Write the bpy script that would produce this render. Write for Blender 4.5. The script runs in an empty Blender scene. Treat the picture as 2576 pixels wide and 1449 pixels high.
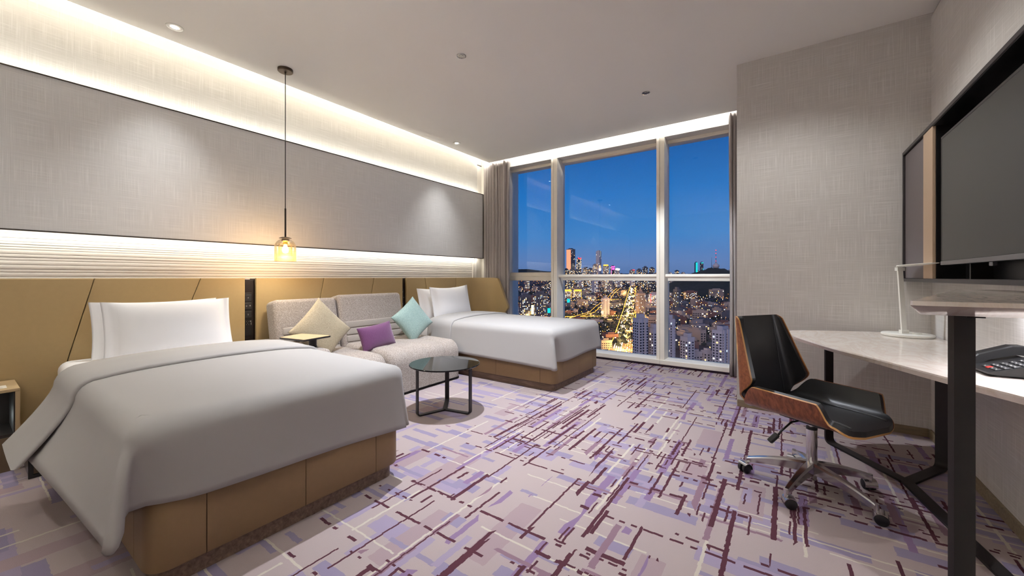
import bpy, bmesh, math, random
from mathutils import Vector, Matrix
R = random.Random(7)
scn = bpy.context.scene
COL = scn.collection
PI = math.pi
H = 1.15                                     # camera height

# ------------------------------------------------------------------ camera
cam_data = bpy.data.cameras.new('camera')
cam = bpy.data.objects.new('camera', cam_data)
COL.objects.link(cam)
cam.location = (0, 0, H)
YAW = math.atan2(689, 988)
cam.rotation_euler = (PI/2, 0, YAW)
cam_data.sensor_width = 36.0
cam_data.lens = 988/2576*36.0
cam_data.shift_y = -27.5/2576
cam_data.clip_start = 0.02
cam_data.clip_end = 30000
scn.camera = cam
vs = scn.view_settings
scn.display_settings.display_device = 'sRGB'
vs.view_transform = 'Standard'
vs.look = 'None'
vs.gamma = 1.0
vs.use_curve_mapping = False
vs.exposure = 1.72
try:
    scn.cycles.max_bounces = 10
    scn.cycles.diffuse_bounces = 5
    scn.cycles.glossy_bounces = 4
    scn.cycles.transparent_max_bounces = 12
    scn.cycles.sample_clamp_indirect = 4.0
    scn.cycles.caustics_reflective = False
    scn.cycles.caustics_refractive = False
except Exception:
    pass

# ------------------------------------------------------------------ world: dusk sky, deep blue above, paler at the horizon
w = bpy.data.worlds.new('dusk_sky'); scn.world = w; w.use_nodes = True
nt = w.node_tree; nt.nodes.clear()
wo = nt.nodes.new('ShaderNodeOutputWorld'); bg = nt.nodes.new('ShaderNodeBackground')
tc = nt.nodes.new('ShaderNodeTexCoord'); sp = nt.nodes.new('ShaderNodeSeparateXYZ'); rp = nt.nodes.new('ShaderNodeValToRGB')
nt.links.new(tc.outputs['Generated'], sp.inputs[0]); nt.links.new(sp.outputs['Z'], rp.inputs[0])
nt.links.new(rp.outputs[0], bg.inputs[0]); nt.links.new(bg.outputs[0], wo.inputs[0])
bg.inputs[1].default_value = 0.36
el = rp.color_ramp.elements
el[0].position = 0.0;  el[0].color = (0.090, 0.160, 0.330, 1)
el[1].position = 1.0;  el[1].color = (0.006, 0.050, 0.210, 1)
for p, c in ((0.035, (0.105, 0.190, 0.400, 1)), (0.10, (0.045, 0.195, 0.480, 1)), (0.20, (0.017, 0.155, 0.460, 1)), (0.32, (0.008, 0.090, 0.320, 1))):
    e = el.new(p); e.color = c

# ------------------------------------------------------------------ lamps of the room and added fill
WARM = (0.98, 0.95, 0.82); NEUT = (0.97, 0.98, 0.95); COOL = (0.84, 0.90, 1.0)
def area(name, loc, rot, sx, sy, power, color):
    d = bpy.data.lights.new(name, 'AREA'); d.shape = 'RECTANGLE'; d.size = sx; d.size_y = sy
    d.energy = power; d.color = color
    o = bpy.data.objects.new(name, d); COL.objects.link(o); o.location = loc; o.rotation_euler = rot
    return o
def spot(name, loc, power, ang, blend, color, rad=0.03, rot=(0, 0, 0)):
    d = bpy.data.lights.new(name, 'SPOT'); d.energy = power; d.spot_size = math.radians(ang); d.spot_blend = blend
    d.color = color; d.shadow_soft_size = rad
    o = bpy.data.objects.new(name, d); COL.objects.link(o); o.location = loc; o.rotation_euler = rot
    return o
CEIL = 3.045
# ceiling cove beside the left wall: tape lying on the lip of the ceiling board, shining at the wall
area('cove_led_tape', (-3.97, 1.9, CEIL+0.030), (0, math.radians(150), 0), 0.03, 6.6, 146, WARM)
# behind the floating panel, up and down
area('panel_led_tape_top', (-4.238, 2.15, 2.520), (0, math.radians(180), 0), 0.02, 6.0, 4.8, WARM)
area('panel_led_tape_bottom', (-4.238, 2.15, 1.480), (0, 0, 0), 0.02, 6.0, 4.0, WARM)
# window pocket
area('pocket_led_tape', (-2.3, 5.10, CEIL+0.05), (math.radians(80), 0, 0), 3.7, 0.03, 6.5, NEUT)
# downlights, then three added fill spots out of view
spot('downlight_and_fill_spot', (-3.80, 0.98, CEIL-0.01), 26, 76, 1.0, NEUT)
spot('downlight_and_fill_spot', (-3.82, 4.11, CEIL-0.01), 26, 76, 1.0, NEUT)
spot('downlight_and_fill_spot', (-2.35, 2.46, CEIL-0.012), 165, 92, 0.8, COOL, 0.015)
spot('downlight_and_fill_spot', (-1.18, 4.10, CEIL-0.012), 66, 104, 0.35, COOL, 0.02)
spot('downlight_and_fill_spot', (-1.45, -0.3, CEIL-0.012), 8, 130, 0.6, NEUT, 0.03)  # fill spot added behind the camera, no fixture in the ceiling
spot('downlight_and_fill_spot', (-0.10, 3.05, CEIL-0.012), 17, 130, 0.6, NEUT, 0.03)  # fill spot added above the view to brighten desk and far wall
spot('downlight_and_fill_spot', (-3.30, -0.9, CEIL-0.012), 12, 130, 0.6, NEUT, 0.03)  # unseen fill added over the near left end of the room
# upward fill spot added behind the camera to brighten the ceiling, no fixture
spot('ceiling_fill_spot', (-1.3, -0.9, 1.75), 100, 150, 0.8, NEUT, 0.12, (PI, 0, 0))
# tape under the television cabinet
area('counter_led_tape', (0.79, 2.25, 1.0505), (0, 0, 0), 0.03, 0.8, 1.7, (0.9, 0.92, 1.0))

# ------------------------------------------------------------------ helpers
def link(o):
    COL.objects.link(o); return o
def thing(name, label, cat, loc, group=None, rz=0):
    o = bpy.data.objects.new(name, None); o.empty_display_size = 0.1
    link(o); o.location = loc; o.rotation_euler = (0, 0, rz)
    o['label'] = label; o['category'] = cat
    if group: o['group'] = group
    return o
def tag(o, label, cat, group=None):
    o['label'] = label; o['category'] = cat
    if group: o['group'] = group
    return o
def mesh_of(name, bm, mats, smooth=None, shift=None):
    if shift is not None:
        bmesh.ops.translate(bm, verts=bm.verts, vec=shift)
    bmesh.ops.recalc_face_normals(bm, faces=bm.faces)
    me = bpy.data.meshes.new(name); bm.to_mesh(me); bm.free()
    for m in (mats if isinstance(mats, (list, tuple)) else [mats]): me.materials.append(m)
    if smooth is not None:
        me.shade_smooth() if smooth >= 180 else me.set_sharp_from_angle(angle=math.radians(smooth))
        if smooth < 180:
            for p in me.polygons: p.use_smooth = True
    return me
def obj(name, bm, mats, parent=None, smooth=None, label=None, world=True):
    """one mesh object; coordinates are world ones and are turned into the parent's space (parents are unrotated or local when world=False)"""
    sh = None
    if parent is not None and world:
        p = parent; acc = Vector((0, 0, 0))
        while p is not None:
            acc += p.location; p = p.parent
        sh = -acc
    me = mesh_of(name, bm, mats, smooth, sh)
    o = bpy.data.objects.new(name, me); link(o)
    if parent is not None: o.parent = parent
    if label: o['label'] = label
    return o
def top(name, bm, mats, label, cat, loc, group=None, smooth=None):
    """a thing that is one mesh, origin at its base"""
    me = mesh_of(name, bm, mats, smooth, -Vector(loc))
    o = bpy.data.objects.new(name, me); link(o); o.location = loc
    return tag(o, label, cat, group)
def struct(name, bm, mats, parent=None, smooth=None):
    o = obj(name, bm, mats, parent, smooth)
    if parent is None: o['kind'] = 'structure'
    return o
def B(): return bmesh.new()
def box(bm, x0, x1, y0, y1, z0, z1, bev=0, seg=2, mat=0):
    c = bmesh.ops.create_cube(bm, size=1.0)
    vs_ = c['verts']
    bmesh.ops.scale(bm, vec=(abs(x1-x0), abs(y1-y0), abs(z1-z0)), verts=vs_)
    bmesh.ops.translate(bm, vec=((x0+x1)/2, (y0+y1)/2, (z0+z1)/2), verts=vs_)
    fs = set(f for v in vs_ for f in v.link_faces)
    for f in fs: f.material_index = mat
    if bev > 0:
        es = list(set(e for v in vs_ for e in v.link_edges))
        r = bmesh.ops.bevel(bm, geom=es, offset=bev, segments=seg, profile=0.5, affect='EDGES', clamp_overlap=True)
        for f in r['faces']: f.material_index = mat
    return bm
def xf_last(bm, n0, M):
    bm.verts.ensure_lookup_table()
    bmesh.ops.transform(bm, matrix=M, verts=bm.verts[n0:])
def prism(bm, pts, z0, z1, mat=0, top_inset=0, bot_inset=0):
    """pts: outline list of (x, y); z0 < z1"""
    def ins(d):
        if not d: return pts
        cx = sum(p[0] for p in pts)/len(pts); cy = sum(p[1] for p in pts)/len(pts)
        out = []
        for p in pts:
            v = Vector((p[0]-cx, p[1]-cy)); L = v.length
            v *= max(0.0, (L-d)/L); out.append((cx+v.x, cy+v.y))
        return out
    a = [bm.verts.new((p[0], p[1], z0)) for p in ins(bot_inset)]
    b = [bm.verts.new((p[0], p[1], z1)) for p in ins(top_inset)]
    n = len(pts)
    fs = [bm.faces.new(a[::-1]), bm.faces.new(b)]
    for i in range(n): fs.append(bm.faces.new((a[i], a[(i+1) % n], b[(i+1) % n], b[i])))
    for f in fs: f.material_index = mat
    return bm
def rrect(x0, x1, y0, y1, r, n=6):
    out = []
    for cx, cy, a0 in ((x1-r, y1-r, 0), (x0+r, y1-r, 90), (x0+r, y0+r, 180), (x1-r, y0+r, 270)):
        for k in range(n+1):
            a = math.radians(a0+90*k/n); out.append((cx+r*math.cos(a), cy+r*math.sin(a)))
    return out
def round_poly(pts, rad, n=5):
    """round the corners of a polygon; rad is a number or a list"""
    out = []; N = len(pts)
    for i in range(N):
        p = Vector(pts[i]); a = Vector(pts[i-1]); b = Vector(pts[(i+1) % N])
        r = rad[i] if isinstance(rad, (list, tuple)) else rad
        if r <= 0: out.append(tuple(p)); continue
        da = (a-p); db = (b-p); la = min(r, da.length*0.49); lb = min(r, db.length*0.49)
        A = p+da.normalized()*la; Bp = p+db.normalized()*lb
        for k in range(n+1):
            t = k/n
            out.append(tuple(A*(1-t)**2+p*2*t*(1-t)+Bp*t*t))
    return out
def lathe(bm, prof, n=32, cx=0, cy=0, mat=0, close=False):
    rings = []
    for r, z in prof:
        if r < 1e-6: rings.append([bm.verts.new((cx, cy, z))])
        else: rings.append([bm.verts.new((cx+r*math.cos(2*PI*k/n), cy+r*math.sin(2*PI*k/n), z)) for k in range(n)])
    for a, b in zip(rings[:-1], rings[1:]):
        for k in range(n):
            k2 = (k+1) % n
            if len(a) == 1 and len(b) == 1: continue
            if len(a) == 1: f = bm.faces.new((a[0], b[k], b[k2]))
            elif len(b) == 1: f = bm.faces.new((a[k], a[k2], b[0]))
            else: f = bm.faces.new((a[k], a[k2], b[k2], b[k]))
            f.material_index = mat
    return bm
def tube(bm, pts, r, n=10, mat=0, caps=True):
    pts = [Vector(p) for p in pts]; rings = []
    rr = r if isinstance(r, (list, tuple)) else [r]*len(pts)
    up = None
    for i, p in enumerate(pts):
        d = (pts[min(i+1, len(pts)-1)]-pts[max(i-1, 0)]).normalized()
        if up is None:
            up = Vector((0, 0, 1)) if abs(d.z) < 0.9 else Vector((1, 0, 0))
        s = d.cross(up).normalized(); u = s.cross(d).normalized(); up = u
        rings.append([bm.verts.new(p+(s*math.cos(2*PI*k/n)+u*math.sin(2*PI*k/n))*rr[i]) for k in range(n)])
    for a, b in zip(rings[:-1], rings[1:]):
        for k in range(n): bm.faces.new((a[k], a[(k+1) % n], b[(k+1) % n], b[k])).material_index = mat
    if caps:
        bm.faces.new(rings[0][::-1]).material_index = mat; bm.faces.new(rings[-1]).material_index = mat
    return bm
def grid(bm, fn, nu, nv, mat=0, wrap_u=False):
    vv = [[bm.verts.new(fn(i/nu, j/nv)) for j in range(nv+1)] for i in range(nu+(0 if wrap_u else 1))]
    for i in range(nu):
        for j in range(nv):
            a = vv[i]; b = vv[(i+1) % len(vv)]
            bm.faces.new((a[j], b[j], b[j+1], a[j+1])).material_index = mat
    return vv
def sweep_flat(bm, path, wdir, wid, thk, mat=0):
    """flat bar along a polyline; wdir is the constant width direction"""
    wdir = Vector(wdir).normalized(); pts = [Vector(p) for p in path]; rings = []
    for i, p in enumerate(pts):
        d0 = (pts[i]-pts[i-1]).normalized() if i > 0 else None
        d1 = (pts[i+1]-pts[i]).normalized() if i < len(pts)-1 else None
        if d0 is None: t = d1; k = 1
        elif d1 is None: t = d0; k = 1
        else:
            t = (d0+d1).normalized(); k = 1/max(0.3, t.dot(d1))
        nrm = t.cross(wdir).normalized()*k
        rings.append([bm.verts.new(p+wdir*wid/2*a+nrm*thk/2*b) for a, b in ((-1, -1), (1, -1), (1, 1), (-1, 1))])
    for a, b in zip(rings[:-1], rings[1:]):
        for k in range(4): bm.faces.new((a[k], a[(k+1) % 4], b[(k+1) % 4], b[k])).material_index = mat
    bm.faces.new(rings[0][::-1]).material_index = mat; bm.faces.new(rings[-1]).material_index = mat
    return bm
def arc_path(pts, r, n=5):
    """polyline with its inner corners rounded"""
    P = [Vector(p) for p in pts]; out = [P[0]]
    for i in range(1, len(P)-1):
        a = (P[i-1]-P[i]).normalized()*r; b = (P[i+1]-P[i]).normalized()*r
        for k in range(n+1):
            t = k/n; out.append((P[i]+a)*(1-t)**2+P[i]*2*t*(1-t)+(P[i]+b)*t*t)
    out.append(P[-1]); return out

# ------------------------------------------------------------------ materials
def lin(r, g, b):
    f = lambda c: (c/255/12.92) if c/255 <= 0.04045 else ((c/255+0.055)/1.055)**2.4
    return (f(r), f(g), f(b), 1)
class NB:
    def __init__(s, name):
        s.m = bpy.data.materials.new(name); s.m.use_nodes = True; s.t = s.m.node_tree
        s.b = s.t.nodes['Principled BSDF']; s.o = s.t.nodes['Material Output']
    def n(s, typ, **kw):
        x = s.t.nodes.new(typ)
        for k, v in kw.items(): setattr(x, k, v)
        return x
    def put(s, sock, v):
        if isinstance(v, bpy.types.NodeSocket): s.t.links.new(v, sock)
        elif v is not None: sock.default_value = v
    def mth(s, op, a, b=None, c=None, clamp=False):
        x = s.n('ShaderNodeMath', operation=op, use_clamp=clamp)
        for i, v in enumerate((a, b, c)): s.put(x.inputs[i], v)
        return x.outputs[0]
    def xyz(s, x=0.0, y=0.0, z=0.0):
        c = s.n('ShaderNodeCombineXYZ')
        for i, v in enumerate((x, y, z)): s.put(c.inputs[i], v)
        return c.outputs[0]
    def sep(s, v):
        c = s.n('ShaderNodeSeparateXYZ'); s.put(c.inputs[0], v); return c.outputs
    def mix(s, f, a, b):
        x = s.n('ShaderNodeMix', data_type='RGBA'); s.put(x.inputs[0], f); s.put(x.inputs[6], a); s.put(x.inputs[7], b)
        return x.outputs[2]
    def rnd(s, x, y, seed):
        v_ = s.xyz(x, y, seed)
        w_ = s.n('ShaderNodeTexWhiteNoise', noise_dimensions='3D'); s.put(w_.inputs['Vector'], v_); return w_.outputs['Value']
    def noise(s, vec, scale=1.0, detail=2.0, rough=0.5, dist=0.0):
        x = s.n('ShaderNodeTexNoise'); s.put(x.inputs['Vector'], vec); x.inputs['Scale'].default_value = scale
        x.inputs['Detail'].default_value = detail; x.inputs['Roughness'].default_value = rough; x.inputs['Distortion'].default_value = dist
        return x.outputs['Fac']
    def ramp(s, f, stops):
        x = s.n('ShaderNodeValToRGB'); s.put(x.inputs[0], f); e = x.color_ramp.elements
        while len(e) < len(stops): e.new(0.5)
        for i, (p, c) in enumerate(stops): e[i].position = p; e[i].color = c
        return x.outputs[0]
    def bump(s, h, strength=0.2, dist=0.002):
        x = s.n('ShaderNodeBump'); s.put(x.inputs['Height'], h); x.inputs['Strength'].default_value = strength; x.inputs['Distance'].default_value = dist
        s.t.links.new(x.outputs[0], s.b.inputs['Normal'])
    def pos(s): return s.n('ShaderNodeNewGeometry').outputs['Position']
    def ob(s): return s.n('ShaderNodeTexCoord').outputs['Object']
    def set(s, color=None, rough=None, metal=None, spec=None):
        if color is not None: s.put(s.b.inputs['Base Color'], color)
        if rough is not None: s.put(s.b.inputs['Roughness'], rough)
        if metal is not None: s.b.inputs['Metallic'].default_value = metal
        if spec is not None: s.b.inputs['Specular IOR Level'].default_value = spec
        return s
def simple(name, rgb, rough=0.5, metal=0.0, spec=0.5, var=0.06, scale=8.0, bump=0.0, bscale=200.0):
    n = NB(name); c = lin(*rgb)
    f = n.noise(n.ob(), scale, 3.0)
    d = tuple(max(0, k*(1-var)) for k in c[:3])+(1,); l = tuple(min(1, k*(1+var)) for k in c[:3])+(1,)
    n.set(n.mix(f, d, l), rough, metal, spec)
    if bump: n.bump(n.noise(n.ob(), bscale, 2.0), bump, 0.001)
    return n.m
def emit(name, rgb, strength, sample=True):
    n = NB(name); n.t.nodes.remove(n.b)
    e = n.n('ShaderNodeEmission'); e.inputs[0].default_value = lin(*rgb); e.inputs[1].default_value = strength
    n.t.links.new(e.outputs[0], n.o.inputs[0])
    if not sample:
        try: n.m.cycles.emission_sampling = 'NONE'
        except Exception: pass
    return n.m
def weave(name, base, light, dark, s_h=260.0, s_v=260.0, amount=0.5, rough=0.85):
    """woven wall covering: long pale threads both ways over a plain ground"""
    n = NB(name); p = n.sep(n.pos()); hor = n.mth('ADD', p[0], p[1])
    hx = n.xyz(n.mth('MULTIPLY', hor, 4.0), n.mth('MULTIPLY', p[2], s_h), 0.0)
    vx = n.xyz(n.mth('MULTIPLY', hor, s_v), n.mth('MULTIPLY', p[2], 4.0), 3.0)
    a = n.noise(hx, 1.0, 1.5); b = n.noise(vx, 1.0, 1.5)
    la = n.mth('MULTIPLY', n.mth('SUBTRACT', a, 0.56, clamp=True), 5.0, clamp=True)
    lb = n.mth('MULTIPLY', n.mth('SUBTRACT', b, 0.56, clamp=True), 5.0, clamp=True)
    da = n.mth('MULTIPLY', n.mth('SUBTRACT', 0.46, a, clamp=True), 4.0, clamp=True)
    db = n.mth('MULTIPLY', n.mth('SUBTRACT', 0.46, b, clamp=True), 4.0, clamp=True)
    c = n.mix(n.mth('MULTIPLY', n.mth('MAXIMUM', da, db), amount*0.8), lin(*base), lin(*dark))
    c = n.mix(n.mth('MULTIPLY', n.mth('MAXIMUM', la, lb), amount), c, lin(*light))
    n.set(c, rough, 0, 0.25); n.bump(n.mth('ADD', a, b), 0.15, 0.001)
    return n.m
def cloth(name, rgb, dark, light, sc=420.0, amount=0.5, rough=0.9, sheen=0.15):
    """sofa and cushion cloth: fine speckle of two yarns"""
    n = NB(name); o = n.sep(n.ob())
    a = n.noise(n.xyz(n.mth('MULTIPLY', o[0], sc*0.35), n.mth('MULTIPLY', o[1], sc), n.mth('MULTIPLY', o[2], sc*0.35)), 1.0, 2.0)
    b = n.noise(n.xyz(n.mth('MULTIPLY', o[0], sc*0.5), n.mth('MULTIPLY', o[1], sc*0.3), n.mth('MULTIPLY', o[2], sc)), 1.0, 2.0)
    f = n.mth('MULTIPLY', n.mth('ADD', a, b), 0.5)
    c = n.ramp(f, [(0.36, lin(*dark)), (0.5, lin(*rgb)), (0.64, lin(*light))])
    n.set(n.mix(amount, lin(*rgb), c), rough, 0, 0.2)
    n.b.inputs['Sheen Weight'].default_value = sheen
    n.bump(f, 0.25, 0.0015)
    return n.m
def leather(name, rgb, rough=0.5, var=0.05, bump=0.12, spec=0.4):
    n = NB(name); c = lin(*rgb); o = n.ob()
    f = n.noise(o, 40.0, 4.0)
    n.set(n.mix(f, tuple(k*(1-var) for k in c[:3])+(1,), tuple(k*(1+var) for k in c[:3])+(1,)), rough, 0, spec)
    v = n.n('ShaderNodeTexVoronoi'); n.put(v.inputs['Vector'], o); v.inputs['Scale'].default_value = 700.0
    n.bump(v.outputs[0], bump, 0.0006)
    return n.m
def wood(name, c1, c2, c3, scale=1.0, axis='x', rough=0.4):
    n = NB(name); o = n.sep(n.ob())
    k = {'x': (6, 60, 60), 'y': (60, 6, 60), 'z': (60, 60, 6)}[axis]
    v = n.xyz(*[n.mth('MULTIPLY', o[i], k[i]*scale) for i in range(3)])
    f = n.noise(v, 1.0, 4.0, 0.6, 0.6)
    n.set(n.ramp(f, [(0.3, lin(*c1)), (0.5, lin(*c2)), (0.7, lin(*c3))]), rough, 0, 0.4)
    return n.m
def marble(name):
    n = NB(name); o = n.ob(); s = n.sep(o)
    v = n.xyz(n.mth('MULTIPLY', s[0], 2.2), n.mth('MULTIPLY', s[1], 0.9), s[2])
    f = n.noise(v, 3.2, 6.0, 0.62, 1.2); g = n.noise(v, 1.1, 3.0, 0.5, 0.6)
    vein = n.mth('SUBTRACT', 1.0, n.mth('MULTIPLY', n.mth('ABSOLUTE', n.mth('SUBTRACT', f, 0.5)), 14.0, clamp=True), clamp=True)
    c = n.mix(g, lin(214, 202, 192), lin(232, 224, 216))
    c = n.mix(n.mth('MULTIPLY', vein, 0.30), c, lin(190, 165, 140))
    n.set(c, 0.13, 0, 0.5); return n.m
M = {}
M['ceiling'] = simple('ceiling_paint', (232, 229, 224), 0.9, var=0.015, scale=2)
M['white_paint'] = simple('white_paint', (226, 220, 212), 0.7, var=0.02)
M['wall'] = weave('woven_wallpaper', (204, 200, 196), (232, 229, 226), (178, 174, 170), 210, 210, 0.6)
M['panel'] = weave('woven_grey_panel_cloth', (216, 215, 215), (240, 239, 239), (192, 190, 189), 240, 240, 0.6)
M['rib'] = simple('ribbed_white_wall', (240, 234, 228), 0.65, var=0.03, scale=3)
M['dark_trim'] = simple('dark_bronze_trim', (62, 54, 48), 0.45, 0.6, var=0.1)
M['headboard'] = leather('tan_headboard_leather', (172, 148, 106), 0.6, 0.04, 0.1, 0.3)
M['bed_leather'] = leather('brown_bed_base_leather', (134, 108, 76), 0.55, 0.05, 0.1, 0.35)
M['seam'] = simple('dark_seam', (70, 50, 30), 0.9)
M['plinth'] = wood('grey_brown_oak', (88, 70, 58), (112, 90, 76), (130, 106, 90), 1.0, 'x', 0.55)
M['base_board'] = wood('olive_oak', (112, 98, 78), (130, 115, 92), (146, 130, 106), 1.2, 'x', 0.55)
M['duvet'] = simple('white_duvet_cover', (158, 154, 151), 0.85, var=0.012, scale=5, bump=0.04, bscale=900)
M['linen'] = simple('white_bed_linen', (240, 238, 238), 0.85, var=0.012, scale=5, bump=0.05, bscale=900)
M['sofa'] = cloth('grey_pink_sofa_cloth', (146, 135, 127), (112, 101, 94), (184, 173, 165), 300, 0.85)
M['sofa_band'] = cloth('pale_grey_sofa_cloth', (150, 141, 133), (136, 127, 119), (164, 155, 147), 600, 0.5)
M['cush_tan'] = cloth('sand_cushion_cloth', (158, 143, 118), (132, 118, 95), (178, 164, 140), 260, 0.6)
M['cush_purple'] = cloth('purple_velvet', (92, 50, 86), (80, 40, 75), (106, 62, 100), 300, 0.5, 0.8, 0.35)
M['cush_aqua'] = cloth('aqua_cushion_cloth', (134, 154, 147), (108, 132, 126), (166, 182, 175), 380, 0.7)
M['black_metal'] = simple('black_powder_coat', (36, 32, 33), 0.45, 0.3, var=0.08)
M['black_plastic'] = simple('black_plastic', (22, 21, 22), 0.4, var=0.05)
M['socket'] = simple('black_socket_strip', (34, 26, 25), 0.35, var=0.05)
M['key'] = simple('dark_grey_key', (44, 43, 45), 0.4, var=0.05)
M['red_key'] = simple('red_key', (190, 40, 30), 0.5)
M['print_white'] = simple('white_print', (190, 186, 180), 0.7)
M['chrome'] = simple('polished_aluminium', (206, 204, 204), 0.16, 1.0, var=0.02)
M['brushed'] = simple('brushed_steel', (150, 150, 154), 0.3, 1.0)
M['brass'] = simple('brass', (190, 158, 70), 0.3, 1.0)
M['bronze'] = simple('bronze_metal', (88, 74, 62), 0.4, 0.8)
M['walnut'] = wood('walnut_veneer', (92, 48, 27), (122, 68, 41), (148, 88, 55), 1.0, 'z', 0.33)
M['walnut_h'] = wood('walnut_veneer_level', (108, 58, 32), (134, 77, 46), (158, 97, 60), 0.8, 'y', 0.35)
M['ply'] = simple('pale_plywood_edge', (176, 128, 72), 0.45, var=0.12, scale=60)
M['black_leather'] = leather('black_seat_leather', (26, 25, 26), 0.38, 0.1, 0.18, 0.5)
M['marble'] = marble('cream_marble')
M['white_plastic'] = simple('white_plastic', (226, 224, 216), 0.35, var=0.01)
M['tv_frame'] = simple('dark_grey_metal', (62, 58, 60), 0.38, 0.5)
M['tv_fabric'] = simple('grey_mauve_panel', (112, 104, 106), 0.6, var=0.04, scale=30)
M['tv_beige'] = leather('beige_panel_leather', (190, 166, 142), 0.6, 0.03, 0.08, 0.3)
M['tv_black'] = simple('black_recess', (14, 13, 15), 0.35, var=0.02)
M['screen'] = simple('switched_off_screen', (44, 46, 45), 0.28, var=0.0, spec=0.5)
M['night_wood'] = simple('tan_laminate', (176, 152, 116), 0.5, var=0.04)
M['night_dark'] = simple('dark_brown_recess', (40, 34, 30), 0.5, var=0.05)
M['night_front'] = leather('brown_cabinet_front', (96, 78, 58), 0.5, 0.04)
M['curtain'] = cloth('grey_taupe_curtain', (164, 156, 153), (148, 140, 137), (180, 172, 169), 500, 0.4, 0.85, 0.2)
M['frame'] = simple('cream_window_frame', (240, 233, 220), 0.45, var=0.02)
M['lens'] = emit('lit_lamp_lens', (255, 250, 240), 12.0)
M['bulb'] = emit('lit_bulb', (255, 220, 165), 14.0)
M['night_lamp'] = emit('night_lamp', (225, 240, 240), 0.45)

def glass_pane():
    n = NB('window_glass'); n.t.nodes.remove(n.b)
    tr = n.n('ShaderNodeBsdfTransparent'); tr.inputs[0].default_value = (0.96, 0.98, 1, 1)
    gl = n.n('ShaderNodeBsdfGlossy'); gl.inputs['Roughness'].default_value = 0.0; gl.inputs[0].default_value = (1, 1, 1, 1)
    fr = n.n('ShaderNodeFresnel'); fr.inputs[0].default_value = 1.35
    mx = n.n('ShaderNodeMixShader'); n.t.links.new(n.mth('MULTIPLY', fr.outputs[0], 0.8), mx.inputs[0])
    n.t.links.new(tr.outputs[0], mx.inputs[1]); n.t.links.new(gl.outputs[0], mx.inputs[2]); n.t.links.new(mx.outputs[0], n.o.inputs[0])
    return n.m
def amber_glass(z0, z1):
    """clear at the top of the shade, crackled amber towards its rim"""
    n = NB('amber_glass'); n.t.nodes.remove(n.b)
    z = n.sep(n.pos())[2]
    f = n.mth('DIVIDE', n.mth('SUBTRACT', z, z0), z1-z0, clamp=True)
    crack = n.noise(n.pos(), 130.0, 2.0)
    col = n.ramp(f, [(0.0, lin(226, 196, 152)), (0.35, lin(240, 222, 194)), (0.8, lin(250, 246, 238))])
    tr = n.n('ShaderNodeBsdfTransparent'); n.t.links.new(col, tr.inputs[0])
    gl = n.n('ShaderNodeBsdfGlossy'); gl.inputs['Roughness'].default_value = 0.12
    tl = n.n('ShaderNodeBsdfTranslucent'); tl.inputs[0].default_value = lin(230, 190, 130)
    fr = n.n('ShaderNodeLayerWeight'); fr.inputs[0].default_value = 0.22
    bp = n.n('ShaderNodeBump'); n.put(bp.inputs['Height'], crack); bp.inputs['Strength'].default_value = 0.5; bp.inputs['Distance'].default_value = 0.004
    n.t.links.new(bp.outputs[0], gl.inputs['Normal'])
    m1 = n.n('ShaderNodeMixShader'); n.put(m1.inputs[0], n.mth('MULTIPLY', fr.outputs['Fresnel'], 0.8)); n.t.links.new(tr.outputs[0], m1.inputs[1]); n.t.links.new(gl.outputs[0], m1.inputs[2])
    m2 = n.n('ShaderNodeMixShader'); n.put(m2.inputs[0], n.mth('MULTIPLY', n.mth('SUBTRACT', 1.0, f), 0.05)); n.t.links.new(m1.outputs[0], m2.inputs[1]); n.t.links.new(tl.outputs[0], m2.inputs[2])
    n.t.links.new(m2.outputs[0], n.o.inputs[0]); return n.m
M['glass'] = glass_pane()
def smoked():
    n = NB('smoked_glass'); n.set(lin(16, 16, 15), 0.03, 0, 0.28); return n.m
M['smoked'] = smoked()

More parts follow.
